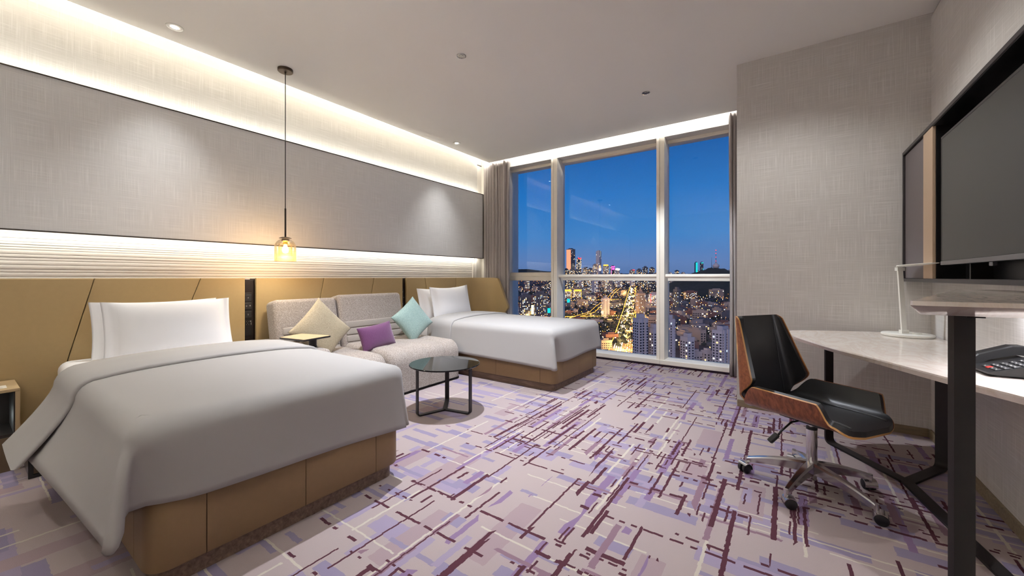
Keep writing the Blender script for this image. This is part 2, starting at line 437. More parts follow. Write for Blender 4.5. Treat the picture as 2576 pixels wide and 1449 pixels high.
def carpet():
    n = NB('patterned_carpet'); gp = n.pos(); p = n.sep(gp)
    fl = lambda a: n.mth('FLOOR', a)
    # yarn-stepped edges
    jx = n.mth('MULTIPLY', n.mth('SUBTRACT', n.rnd(fl(n.mth('MULTIPLY', p[1], 45.0)), fl(n.mth('MULTIPLY', p[0], 6.0)), 1.0), 0.5), 0.0045)
    jy = n.mth('MULTIPLY', n.mth('SUBTRACT', n.rnd(fl(n.mth('MULTIPLY', p[0], 45.0)), fl(n.mth('MULTIPLY', p[1], 6.0)), 2.0), 0.5), 0.0045)
    X = n.mth('ADD', p[0], jx); Y = n.mth('ADD', p[1], jy)
    def strokes(a, b, lane_w, L, prob, w0, w1, seed, dash=None, dprob=0.6, lmin=0.25, mask=None):
        """rectangles running along b in lanes of a"""
        lane_w += seed*1e-6; L += seed*1.7e-6; lmin += seed*1e-6      # no two layers share a node value
        la = n.mth('DIVIDE', a, lane_w); lane = fl(la); fa = n.mth('SUBTRACT', la, lane)
        bo = n.mth('ADD', n.mth('DIVIDE', b, L), n.mth('MULTIPLY', n.rnd(lane, 0.5, seed), 7.0))
        sg = fl(bo); fb = n.mth('SUBTRACT', bo, sg)
        v_ = n.xyz(lane, sg, seed+0.13); wn = n.n('ShaderNodeTexWhiteNoise', noise_dimensions='3D'); n.put(wn.inputs['Vector'], v_)
        c3 = n.sep(wn.outputs['Color'])
        pr = prob if mask is None else n.mth('MULTIPLY', mask, prob)
        on = n.mth('LESS_THAN', wn.outputs['Value'], pr)
        hw = n.mth('MULTIPLY_ADD', c3[0], (w1-w0)/2, w0/2)               # half width, then the distance to the stroke's middle line
        ina = n.mth('LESS_THAN', n.mth('ABSOLUTE', n.mth('SUBTRACT', fa, n.mth('MULTIPLY_ADD', c3[1], 1-w1, w1/2))), hw)
        hl = n.mth('MULTIPLY_ADD', c3[2], (1-lmin)/2, lmin/2)
        inb = n.mth('LESS_THAN', n.mth('ABSOLUTE', n.mth('SUBTRACT', fb, 0.5)), hl)
        r = n.mth('MULTIPLY', n.mth('MULTIPLY', on, ina), inb)
        if dash:
            r = n.mth('MULTIPLY', r, n.mth('LESS_THAN', n.rnd(fl(n.mth('DIVIDE', b, dash)), lane, seed+0.81), dprob))
        return r
    big = n.noise(n.xyz(p[0], p[1], 0.0), 1.1, 1.0)
    clus = n.mth('MULTIPLY', n.mth('SUBTRACT', n.noise(n.xyz(n.mth('MULTIPLY', p[0], 1.0), n.mth('MULTIPLY', p[1], 0.7), 4.0), 2.0, 1.0), 0.38, clamp=True), 5.0, clamp=True)
    # cluster of strokes thins out beside the sofa and first bed
    left = n.mth('MULTIPLY', n.mth('ADD', n.mth('ADD', p[0], 2.15), n.mth('MULTIPLY', n.mth('SUBTRACT', big, 0.5), 1.2)), 1.8, clamp=True)
    clus = n.mth('MULTIPLY', clus, left)
    col = n.mix(big, lin(158, 142, 143), lin(167, 153, 148))
    lil = lin(134, 124, 146); lil2 = lin(146, 134, 154); pink = lin(152, 133, 136)
    for (a, b, lw, L, pb, w0, w1, sd, c) in ((Y, X, 0.21, 0.62, 0.40, 0.35, 0.95, 11.0, lil2), (X, Y, 0.30, 0.55, 0.30, 0.3, 0.9, 12.0, pink),
                                             (Y, X, 0.13, 0.42, 0.42, 0.3, 0.95, 13.0, lil), (Y, X, 0.09, 0.30, 0.16, 0.25, 0.6, 14.0, lil), (X, Y, 0.11, 0.34, 0.18, 0.3, 0.8, 15.0, lil2)):
        col = n.mix(strokes(a, b, lw, L, pb, w0, w1, sd), col, c)
    cream = lin(184, 173, 161)
    col = n.mix(strokes(X, Y, 0.10, 0.9, 0.20, 0.12, 0.26, 21.0, lmin=0.4), col, cream)
    col = n.mix(strokes(Y, X, 0.085, 0.7, 0.20, 0.10, 0.24, 22.0, lmin=0.4), col, cream)
    pile = n.noise(gp, 420.0, 2.0, 0.6)
    bp = n.n('ShaderNodeBump'); n.put(bp.inputs['Height'], pile); bp.inputs['Strength'].default_value = 0.35; bp.inputs['Distance'].default_value = 0.003
    def yarn(c):
        m_ = n.mix(n.mth('MULTIPLY', pile, 0.22), c, lin(96, 82, 92))
        d = n.n('ShaderNodeBsdfDiffuse'); n.put(d.inputs[0], m_); n.t.links.new(bp.outputs[0], d.inputs['Normal']); return d.outputs[0]
    def over(mask, under, c):
        x = n.n('ShaderNodeMixShader'); n.put(x.inputs[0], mask); n.t.links.new(under, x.inputs[1]); n.t.links.new(yarn(c), x.inputs[2]); return x.outputs[0]
    def either(*m_):
        r = m_[0]
        for k in m_[1:]: r = n.mth('MAXIMUM', r, k)
        return r
    sh = yarn(col)
    mau = lin(128, 106, 136); mau2 = lin(130, 104, 116); mar = lin(76, 42, 50)
    sh = over(strokes(X, Y, 0.13, 0.75, 0.50, 0.2, 0.5, 31.0, lmin=0.4, mask=clus), sh, mau)
    sh = over(either(strokes(Y, X, 0.15, 0.55, 0.36, 0.10, 0.22, 32.0, lmin=0.4, mask=clus), strokes(X, Y, 0.17, 0.60, 0.34, 0.14, 0.34, 33.0, lmin=0.35, mask=clus)), sh, mau2)
    # maroon strokes along the room and dashes across it
    sh = over(either(strokes(X, Y, 0.058, 0.66, 0.40, 0.22, 0.50, 41.0, lmin=0.3, mask=clus), strokes(X, Y, 0.125, 0.60, 0.42, 0.14, 0.30, 42.0, lmin=0.35, mask=clus),
                     strokes(X, Y, 0.22, 0.9, 0.50, 0.035, 0.07, 43.0, lmin=0.5, mask=left)), sh, mar)
    sh = over(either(strokes(Y, X, 0.125, 0.75, 0.42, 0.15, 0.30, 44.0, dash=0.024, dprob=0.55, lmin=0.35, mask=clus),
                     strokes(Y, X, 0.23, 1.3, 0.75, 0.05, 0.10, 45.0, dash=0.028, dprob=0.6, lmin=0.5, mask=left)), sh, mar)
    sh = over(either(strokes(X, Y, 0.031, 0.26, 0.34, 0.25, 0.55, 46.0, lmin=0.3, mask=n.mth('MULTIPLY', clus, n.mth('MULTIPLY', clus, clus))), strokes(Y, X, 0.098, 0.9, 0.34, 0.10, 0.20, 47.0, dash=0.019, dprob=0.5, lmin=0.4, mask=clus)), sh, mar)
    n.t.nodes.remove(n.b); n.t.links.new(sh, n.o.inputs[0])
    return n.m
M['carpet'] = carpet()

# ================================================================== SETTING
XL, XR, YF, YW, YB = -4.30, 0.855, 4.03, 5.25, -1.9
bm = B(); box(bm, XL-0.2, XR+0.2, YB-0.2, YW+0.02, -0.10, 0.0); struct('floor', bm, M['carpet'])
bm = B()
box(bm, -4.04, XR+0.15, YB-0.1, 5.13, CEIL, CEIL+0.02)                     # ceiling board with its two lips
box(bm, -4.04, -4.028, YB-0.1, 5.10, CEIL+0.02, CEIL+0.052)                # upstand that hides the tape
box(bm, -3.90, -3.86, YB-0.1, 5.02, CEIL+0.02, 3.20)                      # back of the cove
box(bm, -3.90, XR+0.15, 5.00, 5.03, CEIL+0.02, 3.20)                      # back of the window pocket
box(bm, XL-0.3, XR+0.3, YB-0.3, 5.7, 3.20, 3.26)                          # slab
struct('ceiling', bm, M['ceiling'])
# left wall: plain upper part, white plaster inside the cove, ribbed band above the headboards
bm = B()
box(bm, XL-0.15, XL, YB-0.1, 5.13, 0.0, CEIL+0.02)
wl = struct('wall_left', bm, M['wall'])
bm = B(); box(bm, XL-0.15, XL, YB-0.1, 5.7, CEIL+0.02, 3.20); box(bm, XL-0.15, XL, 5.13, 5.7, 0, CEIL)
struct('cove_plaster', bm, M['white_paint'], wl)
zc = 1.06; rr = random.Random(3); k = 0
while zc < 1.455:
    hh = rr.choice((0.018, 0.022, 0.026, 0.030)); pr = rr.uniform(0.004, 0.007)
    bm = B(); box(bm, XL, XL+pr, YB, 5.00, zc, zc+hh-0.002, 0.002, 2)
    struct('slat', bm, M['rib'], wl, smooth=30); zc += hh
bm = B(); box(bm, XL, XL+0.02, 5.00, 5.03, 1.06, 1.48, 0.003); box(bm, XL, XL+0.02, 5.045, 5.10, 1.06, 1.48, 0.003)
struct('end_trim', bm, M['rib'], wl)
bm = B(); box(bm, XL, XL+0.075, YB, 5.02, 1.60, 2.40, 0); struct('panel_batten', bm, M['wall'], wl)
# far wall beside the desk, right wall, back wall
bm = B(); box(bm, -0.36, XR+0.15, YF, 5.7, 0, CEIL+0.1); struct('wall_far', bm, M['wall'])
bm = B(); box(bm, XR, XR+0.15, YB-0.1, YF, 0, CEIL-0.03); struct('wall_right', bm, M['wall'])
bm = B(); box(bm, XR+0.012, XR+0.15, YB-0.1, YF, CEIL-0.03, CEIL); struct('trim_1', bm, M['tv_frame'])
bm = B(); box(bm, XL-0.1, XR+0.1, YB-0.15, YB, 0, 3.2); struct('wall_back', bm, M['wall'])
for nm, a in (('baseboard_far', (-0.355, XR-0.014, YF-0.013, YF, 0, 0.06)), ('baseboard_right', (XR-0.014, XR, YB, YF-0.013, 0, 0.06))):
    bm = B(); box(bm, *a, 0.002); struct(nm, bm, M['base_board'])
# window wall: jambs, lintel, kick
bm = B()
box(bm, XL, -3.84, YW, 5.7, 0, 3.2); box(bm, -0.46, -0.36, YW, 5.7, 0, 3.2); box(bm, -3.84, -0.46, YW, 5.7, 2.948, 3.2)
struct('wall_window', bm, M['white_paint'])
bm = B(); box(bm, -3.84, -0.46, 5.262, 5.7, -0.1, 0.03); struct('baseboard_window', bm, simple('plum_carpet_upstand', (92, 74, 92), 0.95))
GY = 5.45
bm = B()
fx = 0.004
box(bm, -3.84, -3.79, YW-0.01, GY+0.05, 0.03, 2.948, fx)                 # left jamb
box(bm, -0.50, -0.455, YW-0.01, GY+0.05, 0.03, 2.948, fx)                 # right jamb
box(bm, -3.84, -0.455, GY-0.03, GY+0.05, 2.905, 2.948, fx)                # head
win = struct('window_1', bm, M['frame'])
for x0, x1 in ((-3.84, -1.335), (-1.333, -0.455)):
    bm = B(); box(bm, x0, x1, YW-0.03, GY+0.05, 0.03, 0.088, 0.006); struct('sill', bm, M['frame'], win)
for x0, x1 in ((-2.935, -2.828), (-1.378, -1.276)):
    bm = B(); xm = x0+(x1-x0)*0.42
    box(bm, x0, xm-0.003, YW-0.005, GY+0.05, 0.088, 2.948, 0.004); box(bm, xm+0.003, x1, YW-0.012, GY+0.05, 0.088, 2.948, 0.004)
    box(bm, xm-0.004, xm+0.004, YW+0.01, GY, 0.088, 2.948)
    struct('mullion', bm, M['frame'], win)
bm = B(); box(bm, -3.79, -2.935, YW+0.10, GY+0.03, 1.092, 1.165, 0.004); box(bm, -3.79, -2.935, YW+0.13, GY+0.03, 1.165, 1.225, 0.004)
struct('transom', bm, M['frame'], win)
for x0, x1, yy in ((-2.832, -1.374, 5.31), (-1.280, -0.47, 5.31)):
    bm = B(); tube(bm, [(x0, yy, 1.162), (x0+0.006, yy, 1.162), (x1-0.006, yy, 1.162), (x1, yy, 1.162)], [0.020, 0.026, 0.026, 0.020], 16)
    struct('guard_rail', bm, M['frame'], win, smooth=40)
    bm = B(); box(bm, x0-0.02, x1+0.02, GY-0.02, GY+0.03, 1.10, 1.15); struct('transom', bm, M['frame'], win)
for x0, x1 in ((-3.79, -2.935), (-2.828, -1.378), (-1.276, -0.50)):
    for z0, z1 in ((0.08, 1.11), (1.13, 2.91)):
        bm = B(); box(bm, x0-0.01, x1+0.01, GY-0.003, GY+0.003, z0, z1); struct('pane', bm, M['glass'], win)

# curtains
def curtain(x0, x1, y, z0, z1, npl, amp, label, seed):
    r_ = random.Random(seed); ph = [r_.uniform(0.6, 1.4) for _ in range(npl+1)]; N = npl*10
    def fn(a, b):
        t = a*npl; i = int(min(t, npl-1)); wv = math.sin(t*2*PI)*amp*ph[i]+math.sin(t*2*PI*2.3+seed)*amp*0.25
        wob = 1+0.25*math.sin(b*3+i*1.7)
        return Vector((x0+(x1-x0)*a+0.012*math.sin(t*2*PI*1.0+1)+0.006*math.sin(b*5+i), y+wv*wob, z0+(z1-z0)*b))
    bm = B(); grid(bm, fn, N, 18)
    o = top('curtain', bm, M['curtain'], label, 'curtain', ((x0+x1)/2, y, z0), smooth=180)
    s = o.modifiers.new('thick', 'SOLIDIFY'); s.thickness = 0.004
    return o
curtain(-4.20, -3.675, 5.185, 0.012, 3.12, 9, 0.030, 'taupe pleated curtain gathered between the wide bed headboard wing and the window', 3)
curtain(-0.545, -0.425, 5.185, 0.012, 3.12, 3, 0.030, 'narrow taupe curtain bunched at the window edge behind the office chair', 5)

# ================================================================== WALL PANEL AND HEADBOARDS
t = thing('wall_panel', 'long grey woven fabric wall panel in a thin dark frame above the beds', 'wall panel', (-4.2, 2.0, 1.461))
bm = B(); box(bm, -4.224, -4.203, YB+0.02, 5.165, 1.470, 2.540); obj('panel_cloth', bm, M['panel'], t)
bm = B()
for a in ((YB+0.01, 5.18, 2.540, 2.549), (YB+0.01, 5.18, 1.461, 1.470)): box(bm, -4.227, -4.198, *a)
box(bm, -4.227, -4.198, 5.168, 5.18, 1.461, 2.549); box(bm, -4.227, -4.198, YB+0.01, YB+0.02, 1.461, 2.549)
obj('panel_frame', bm, M['dark_trim'], t)

def yz_panel(pts, x0, x1, bev=0.005):
    """leather panel: outline in (y, z), thickness along x"""
    bm = B(); c = (sum(p[0] for p in pts)/len(pts), sum(p[1] for p in pts)/len(pts))
    def ins(d):
        out = []
        for p in pts:
            out.append((p[0]-d if p[0] > c[0] else p[0]+d, p[1]-d if p[1] > c[1] else p[1]+d))
        return out
    L = [[bm.verts.new((x, p[0], p[1])) for p in q] for x, q in ((x0, pts), (x1-bev, pts), (x1-bev*0.3, ins(bev*0.3)), (x1, ins(bev)))]
    n = len(pts)
    for a, b in zip(L[:-1], L[1:]):
        for i in range(n): bm.faces.new((a[i], a[(i+1) % n], b[(i+1) % n], b[i]))
    bm.faces.new(L[0][::-1]); bm.faces.new(L[-1]); return bm
def headboard(label, y0, y1, seams, zt=1.14, open_end=None):
    t = thing('headboard', label, 'headboard', (-4.2, (y0+y1)/2, 0), 'tan leather headboards along the wall')
    bm = B(); box(bm, -4.285, -4.146, y0+0.01, (y1 if open_end is None else open_end)-0.01, 0, zt-0.006); obj('backing', bm, M['seam'], t)
    edges = [(y0, y0)]+seams+[(y1, y1)]           # (y at top, y at floor)
    for (a0, b0), (a1, b1) in zip(edges[:-1], edges[1:]):
        g0 = 0.002 if (a0, b0) != (y0, y0) else 0; g1 = 0.002 if (a1, b1) != (y1, y1) else 0
        obj('leather_panel', yz_panel([(b0+g0, 0.0), (b1-g1, 0.0), (a1-g1, zt), (a0+g0, zt)], -4.146, -4.12), M['headboard'], t)
    return t
headboard('tan leather headboard with slanted seams behind the nearest bed', -1.3, 1.574, [(0.606, 0.346), (1.237, 0.860)])
headboard('tan leather headboard between the two black socket strips behind the sofa', 1.668, 3.403, [(2.334, 2.12), (2.967, 2.75)])
hc = headboard('tan leather headboard of the bed by the window, curving into a pointed wing', 3.469, 4.416, [(3.79, 3.99)])
# its last panel bends round the corner
def wing():
    path = []
    for k in range(6): path.append((-4.12, 4.42+0.36*k/5))
    for k in range(1, 13):
        a = PI/2*k/12; path.append((-4.12+0.27*(1-math.cos(a)), 4.78+0.27*math.sin(a)))
    for k in range(1, 13): path.append((-3.85+0.245*k/12, 5.05))
    L = [0]
    for p, q in zip(path[:-1], path[1:]): L.append(L[-1]+math.hypot(q[0]-p[0], q[1]-p[1]))
    tot = L[-1]; bm = B(); rows = []
    for (px_, py_), l in zip(path, L):
        e = tot-l                                   # distance from the tip
        zt = 1.14 if e > 0.215 else 0.69+(1.14-0.69)*min(1, e/0.205)
        if 0.16 < e < 0.27: zt -= 0.012*(1-abs(e-0.215)/0.055)
        zb = 0.0 if e > 0.5 else (0.30 if e > 0.28 else 0.30+(0.66-0.30)*(1-e/0.28))
        rows.append([bm.verts.new((px_, py_, zb+(zt-zb)*k/8)) for k in range(9)])
    for a, b in zip(rows[:-1], rows[1:]):
        for k in range(8): bm.faces.new((a[k], b[k], b[k+1], a[k+1]))
    o = obj('leather_panel', bm, M['headboard'], hc, smooth=50)
    s = o.modifiers.new('thick', 'SOLIDIFY'); s.thickness = 0.05; s.offset = 1
    b_ = o.modifiers.new('round', 'BEVEL'); b_.width = 0.012; b_.segments = 3; b_.limit_method = 'ANGLE'; b_.angle_limit = math.radians(50)
    return o
wing()

def socket_strip(y0, y1, label):
    t = thing('socket_strip', label, 'socket strip', (-4.2, (y0+y1)/2, 0), 'black switch and socket strips between the headboards')
    bm = B(); box(bm, -4.285, -4.165, y0, y1, 0.0, 1.115); obj('channel', bm, M['socket'], t)
    bm = B(); box(bm, -4.165, -4.155, y0+0.003, y1-0.022, 0.60, 1.0, 0.002); obj('faceplate', bm, M['black_plastic'], t)
    bm = B(); box(bm, -4.285, -4.16, y0, y1, 1.115, 1.128); obj('cap', bm, M['tv_frame'], t)
    w = (y1-y0-0.028)
    for zc_, kind in ((0.955, 'a'), (0.878, 'b'), (0.80, 'c'), (0.715, 'd')):
        bm = B(); box(bm, -4.155, -4.151, y0+0.008, y0+0.008+w*0.9, zc_-0.030, zc_+0.030, 0.002); kx = obj('rocker' if kind != 'd' else 'outlet', bm, M['key'] if kind != 'd' else M['black_plastic'], t)
        ym = y0+0.008+w*0.45; bm = B(); xx = -4.1508
        def dash(y, z, a, b): box(bm, xx, xx+0.0006, y-a, y+a, z-b, z+b)
        def ring(y, z, r, k_):
            for q in range(k_):
                a0 = 2*PI*q/k_; a1 = 2*PI*(q+1)/k_; pts = [(y+r*math.cos(a0), z+r*math.sin(a0)), (y+r*math.cos(a1), z+r*math.sin(a1))]
                v = [bm.verts.new((xx+0.0004, p[0]*f+(1-f)*y, p[1]*f+(1-f)*z)) for p, f in ((pts[0], 1), (pts[1], 1), (pts[1], 0.62), (pts[0], 0.62))]
                bm.faces.new(v)
        if kind == 'a': ring(ym, zc_, 0.006, 4)
        elif kind == 'b': ring(ym-0.014, zc_, 0.006, 4); ring(ym+0.016, zc_+0.002, 0.006, 8)
        elif kind == 'c': ring(ym, zc_, 0.006, 3); dash(ym, zc_-0.007, 0.004, 0.001)
        else:
            for yy, zz, a, b in ((-0.014, 0.016, .002, .001), (0.002, 0.016, .002, .001), (-0.006, 0.002, .001, .002), (-0.014, -0.012, .002, .001), (0.004, -0.012, .002, .001), (0.02, 0.018, .006, .003), (0.024, 0.0, .002, .006), (0.024, -0.012, .002, .003)): dash(ym+yy, zc_+zz, a, b)
        obj('symbol', bm, M['print_white'], kx)
    return t
socket_strip(1.576, 1.666, 'wide black switch strip between the nearest bed and the sofa')
socket_strip(3.405, 3.467, 'narrow black switch strip between the sofa and the bed by the window')

# ================================================================== BEDS
def bed(y0, y1, xf, label):
    """y0 < y1 the long sides, xf the foot"""
    t = thing('bed', label, 'bed', (-3.0, (y0+y1)/2, 0), 'twin beds')
    bm = B(); prism(bm, rrect(-4.10, xf-0.03, y0+0.035, y1-0.035, 0.05), 0.0, 0.078); obj('plinth', bm, M['plinth'], t)
    bm = B(); prism(bm, rrect(-4.10, xf-0.006, y0+0.006, y1-0.006, 0.07), 0.075, 0.355); obj('core', bm, M['seam'], t)
    # upholstered sides in pieces: two corner pieces, two along the foot, three along each side
    out = rrect(-4.10, xf, y0, y1, 0.075, 8)
    def strip(pts, name='leather_panel'):
        bm = B(); rows = []
        for i, p in enumerate(pts):
            a = Vector(pts[max(i-1, 0)]); b = Vector(pts[min(i+1, len(pts)-1)]); d = (b-a).normalized(); nn = Vector((d.y, -d.x))
            q = Vector(p)
            rows.append([bm.verts.new((q.x-nn.x*f, q.y-nn.y*f, z)) for f, z in ((0.02, 0.075), (0.004, 0.075), (0, 0.081), (0, 0.345), (0.004, 0.352), (0.02, 0.352))])
        for a, b in zip(rows[:-1], rows[1:]):
            for k_ in range(6): bm.faces.new((a[k_], b[k_], b[(k_+1) % 6], a[(k_+1) % 6]))
        bm.faces.new(rows[0]); bm.faces.new(rows[-1][::-1])
        obj(name, bm, M['bed_leather'], t, smooth=40)
    r = 0.075; g = 0.0015; e = 0.10
    def seg(a, b, n=2): return [tuple(Vector(a).lerp(Vector(b), k_/n)) for k_ in range(n+1)]
    xs = [-4.10, -3.35, -2.62, xf-r-e]
    for a, b in zip(xs[:-1], xs[1:]): strip(seg((a+g, y0), (b-g, y0)))
    cnr = [(xf-r-e+g, y0), (xf-r, y0)]+[(xf-r+r*math.sin(PI/2*k_/8), y0+r-r*math.cos(PI/2*k_/8)) for k_ in range(1, 9)]+[(xf, y0+r+e-g)]
    strip(cnr)
    ym = (y0+y1)/2
    strip(seg((xf, y0+r+e+g), (xf, ym-g))); strip(seg((xf, ym+g), (xf, y1-r-e-g)))
    strip([(xf, y1-r-e+g), (xf, y1-r)]+[(xf-r+r*math.cos(PI/2*k_/8), y1-r+r*math.sin(PI/2*k_/8)) for k_ in range(1, 9)]+[(xf-r-e+g, y1)])
    for a, b in zip(xs[:-1], xs[1:]): strip(seg((b-g, y1), (a+g, y1)))
    bm = B(); box(bm, -4.09, xf-0.02, y0+0.02, y1-0.02, 0.352, 0.575, 0.06, 5); obj('mattress', bm, M['linen'], t, smooth=180)
    return t
def duvet(y0, y1, xs, xfold, xf, label, zt=0.64, hem=0.285, fl_head=0.10, fl_foot=0.05, tip=0.04, hem_c=0.34, hem_f=0.28):
    """quilt with a rounded edge, hanging on three sides; a fold stands out at the near foot corner"""
    NS, NC, NF = 26, 10, 16
    topc, botc = [], []
    r = 0.07
    def lerp(a, b, k_): return a+(b-a)*k_
    for k_ in range(NS+1):
        f = k_/NS; x = lerp(xs, xf-r, f)
        topc.append((x, y0)); botc.append((lerp(xs, xf-0.02, f), y0-lerp(fl_head, fl_foot, f), hem+0.010-(tip*0.75+0.010)*f*f))
    yb = y0-fl_foot
    cb = [(xf-0.006, yb-0.004, hem-tip*0.95), (xf+0.016, yb, hem-tip), (xf+0.032, yb+0.012, hem-tip*0.98), (xf+0.036, yb+0.030, hem-tip*0.65), (xf+0.018, yb+0.046, hem-0.005),
          (xf-0.024, yb+0.054, hem_c-0.014), (xf-0.042, yb+0.068, hem_c-0.004), (xf-0.032, yb+0.11, hem_c), (xf-0.012, yb+0.155, hem_c-0.004), (xf+0.002, yb+0.21, hem_c-0.010)]
    for k_ in range(NC):
        a = PI/2*(k_+1)/NC
        topc.append((xf-r+r*math.sin(a), y0+r-r*math.cos(a))); botc.append(cb[k_])
    yA, yB = y0+r, y1-r; bA = cb[-1][1]
    for k_ in range(1, NF+1):
        f = k_/NF; topc.append((xf, lerp(yA, yB, f)))
        botc.append((xf+0.008+0.010*math.sin(f*7), lerp(bA, y1-0.02, f), lerp(hem_c-0.012, hem_f, f)+0.004*math.sin(f*5)))
    for k_ in range(1, NC+1):
        a = PI/2*k_/NC
        topc.append((xf-r+r*math.cos(a), y1-r+r*math.sin(a))); botc.append((xf-0.0+0.03*math.sin(2*a)-r*(1-math.cos(a)), y1-0.02+0.035*math.sin(a), lerp(hem_f, hem, k_/NC)))
    for k_ in range(1, NS+1):
        f = k_/NS; topc.append((lerp(xf-r, xs, f), y1)); botc.append((lerp(xf-r, xs, f), y1+0.015, hem))
    cx, cy = (xs+xf)/2, (y0+y1)/2
    bm = B(); rings = []
    n = len(topc); ed = 0.085
    # from the middle line out to the edge, then round it, then down the skirt
    def inset(p, d):
        x, y = p
        xx = min(x, xf-d) if x > xs else x
        # keep the rounded plan corner while moving in
        return (xs if x <= xs+1e-6 else max(xs, min(x, xf-d) if d > r else x-(d if x > xf-r-1e-6 else 0)), max(y0+d, min(y, y1-d)))
    rings.append([bm.verts.new((*inset(p, ed), zt)) for p in topc])
    gx = sorted(set(round(inset(p, ed)[0], 6) for p in topc)); gy = sorted(set([round(inset(p, ed)[1], 6) for p in topc]))
    gv = [[bm.verts.new((x, y, zt+0.028*(1-math.exp(-min(y-gy[0], gy[-1]-y)/0.16))*(1-math.exp(-(gx[-1]-x)/0.16)))) for y in gy] for x in gx]
    for i in range(len(gx)-1):
        for j in range(len(gy)-1): bm.faces.new((gv[i][j], gv[i+1][j], gv[i+1][j+1], gv[i][j+1]))
    for k_ in range(1, 7):
        a = PI/2*k_/6; rings.append([bm.verts.new((*inset(p, ed*(1-math.sin(a))), zt-ed*(1-math.cos(a)))) for p in topc])
    z1 = zt-ed
    for k_ in range(1, 11):
        f = k_/10
        rr_ = []
        for i_, (p, q) in enumerate(zip(topc, botc)):
            c_ = max(0.0, 1-max(0, abs(i_-(NS+6))-4)/8)                 # the fold at the near foot corner starts high up
            e = f**(1.25-0.6*c_); rr_.append(bm.verts.new((lerp(p[0], q[0], e), lerp(p[1], q[1], e), lerp(z1, q[2], f))))
        rings.append(rr_)
    for a, b in zip(rings[:-1], rings[1:]):
        for i in range(n-1): bm.faces.new((a[i], a[i+1], b[i+1], b[i]))
    bmesh.ops.remove_doubles(bm, verts=bm.verts, dist=0.0005)
    t = thing('duvet', label, 'duvet', (cx, cy, 0.6), 'white duvets')
    o = obj('quilt', bm, M['duvet'], t, smooth=180)
    s = o.modifiers.new('thick', 'SOLIDIFY'); s.thickness = 0.012; s.offset = -1
    # turned-down sheet: a band over the top and both sides
    prof = []
    for k_ in range(0, 9):
        f = 1-k_/8; e = f**1.25; prof.append((y0-fl_head*e, lerp(z1, hem-0.004, f), -1, 0))
    for k_ in range(1, 7):
        a = PI/2*(1-k_/6); prof.append((y0+ed*(1-math.sin(a)), zt-ed*(1-math.cos(a)), -math.sin(a), math.cos(a)))
    for k_ in range(1, 12):
        f = k_/12; d = min(f, 1-f)*(y1-y0-2*ed)+ed; crown = 0.028*(1-math.exp(-(d-ed)/0.16))
        prof.append((lerp(y0+ed, y1-ed, f), zt+crown, 0, 1))
    for k_ in range(0, 7):
        a = PI/2*k_/6; prof.append((y1-ed*(1-math.sin(a)), zt-ed*(1-math.cos(a)), math.sin(a), math.cos(a)))
    for k_ in range(1, 9):
        f = k_/8; prof.append((y1+0.015*f, lerp(z1, hem, f), 1, 0))
    xsn = [(xs-0.016, -0.012), (xs-0.02, 0.004), (xs-0.014, 0.014), (xs+0.0, 0.020), (lerp(xs, xfold, 0.3), 0.021), (lerp(xs, xfold, 0.6), 0.021), (xfold-0.012, 0.019), (xfold-0.002, 0.013), (xfold, 0.004), (xfold-0.004, -0.004)]
    bm = B(); rows = [[bm.verts.new((x, p[0]+p[2]*off, p[1]+p[3]*off)) for p in prof] for x, off in xsn]
    for a, b in zip(rows[:-1], rows[1:]):
        for i in range(len(prof)-1): bm.faces.new((a[i], a[i+1], b[i+1], b[i]))
    obj('turned_down_sheet', bm, M['duvet'], t, smooth=180)
    return t
def pillow_mesh(bm, w, h, th, flange=0.0, pinch=0.05, n=22, sag=0.0, p=4.0):
    """upright pillow in the y-z plane, centred; thickness along x"""
    def side(sg):
        def fn(a, b):
            u = -1+2*a; v = -1+2*b
            u = math.sin(u*PI/2)*0.6+u*0.4; v = math.sin(v*PI/2)*0.6+v*0.4
            y = u*w/2*(1-pinch*(1-v*v)); z = v*h/2*(1-pinch*(1-u*u))
            if sag and v > 0: z -= sag*(1-u*u)*v*h
            uu = u if flange == 0 else max(-1, min(1, u/(1-flange)))
            k_ = max(0, (1-abs(uu)**p))**0.55*max(0, (1-abs(v)**p))**0.55
            x = sg*(th/2*k_+0.003*(1 if flange and abs(u) < 0.999 else 0))
            return Vector((x, y, z))
        return fn
    grid(bm, side(1), n, n); grid(bm, side(-1), n, n)
    bmesh.ops.remove_doubles(bm, verts=bm.verts, dist=0.0008)
    return bm
def place(bm, loc, lean=0.0, yaw=0.0, roll=0.0):
    Mx = Matrix.Translation(loc) @ Matrix.Rotation(yaw, 4, 'Z') @ Matrix.Rotation(lean, 4, 'Y') @ Matrix.Rotation(roll, 4, 'X')
    bmesh.ops.transform(bm, matrix=Mx, verts=bm.verts); return bm
def bed_pillow(loc, lean, yaw, w, h, th, label, sag=0.03, roll=0.0):
    bm = B(); pillow_mesh(bm, w, h, th, 0.13, 0.03, 26, sag, 3.0); place(bm, loc, lean, yaw, roll)
    return top('pillow', bm, M['linen'], label, 'pillow', (loc[0], loc[1], loc[2]-h/2), 'white pillows', smooth=180)

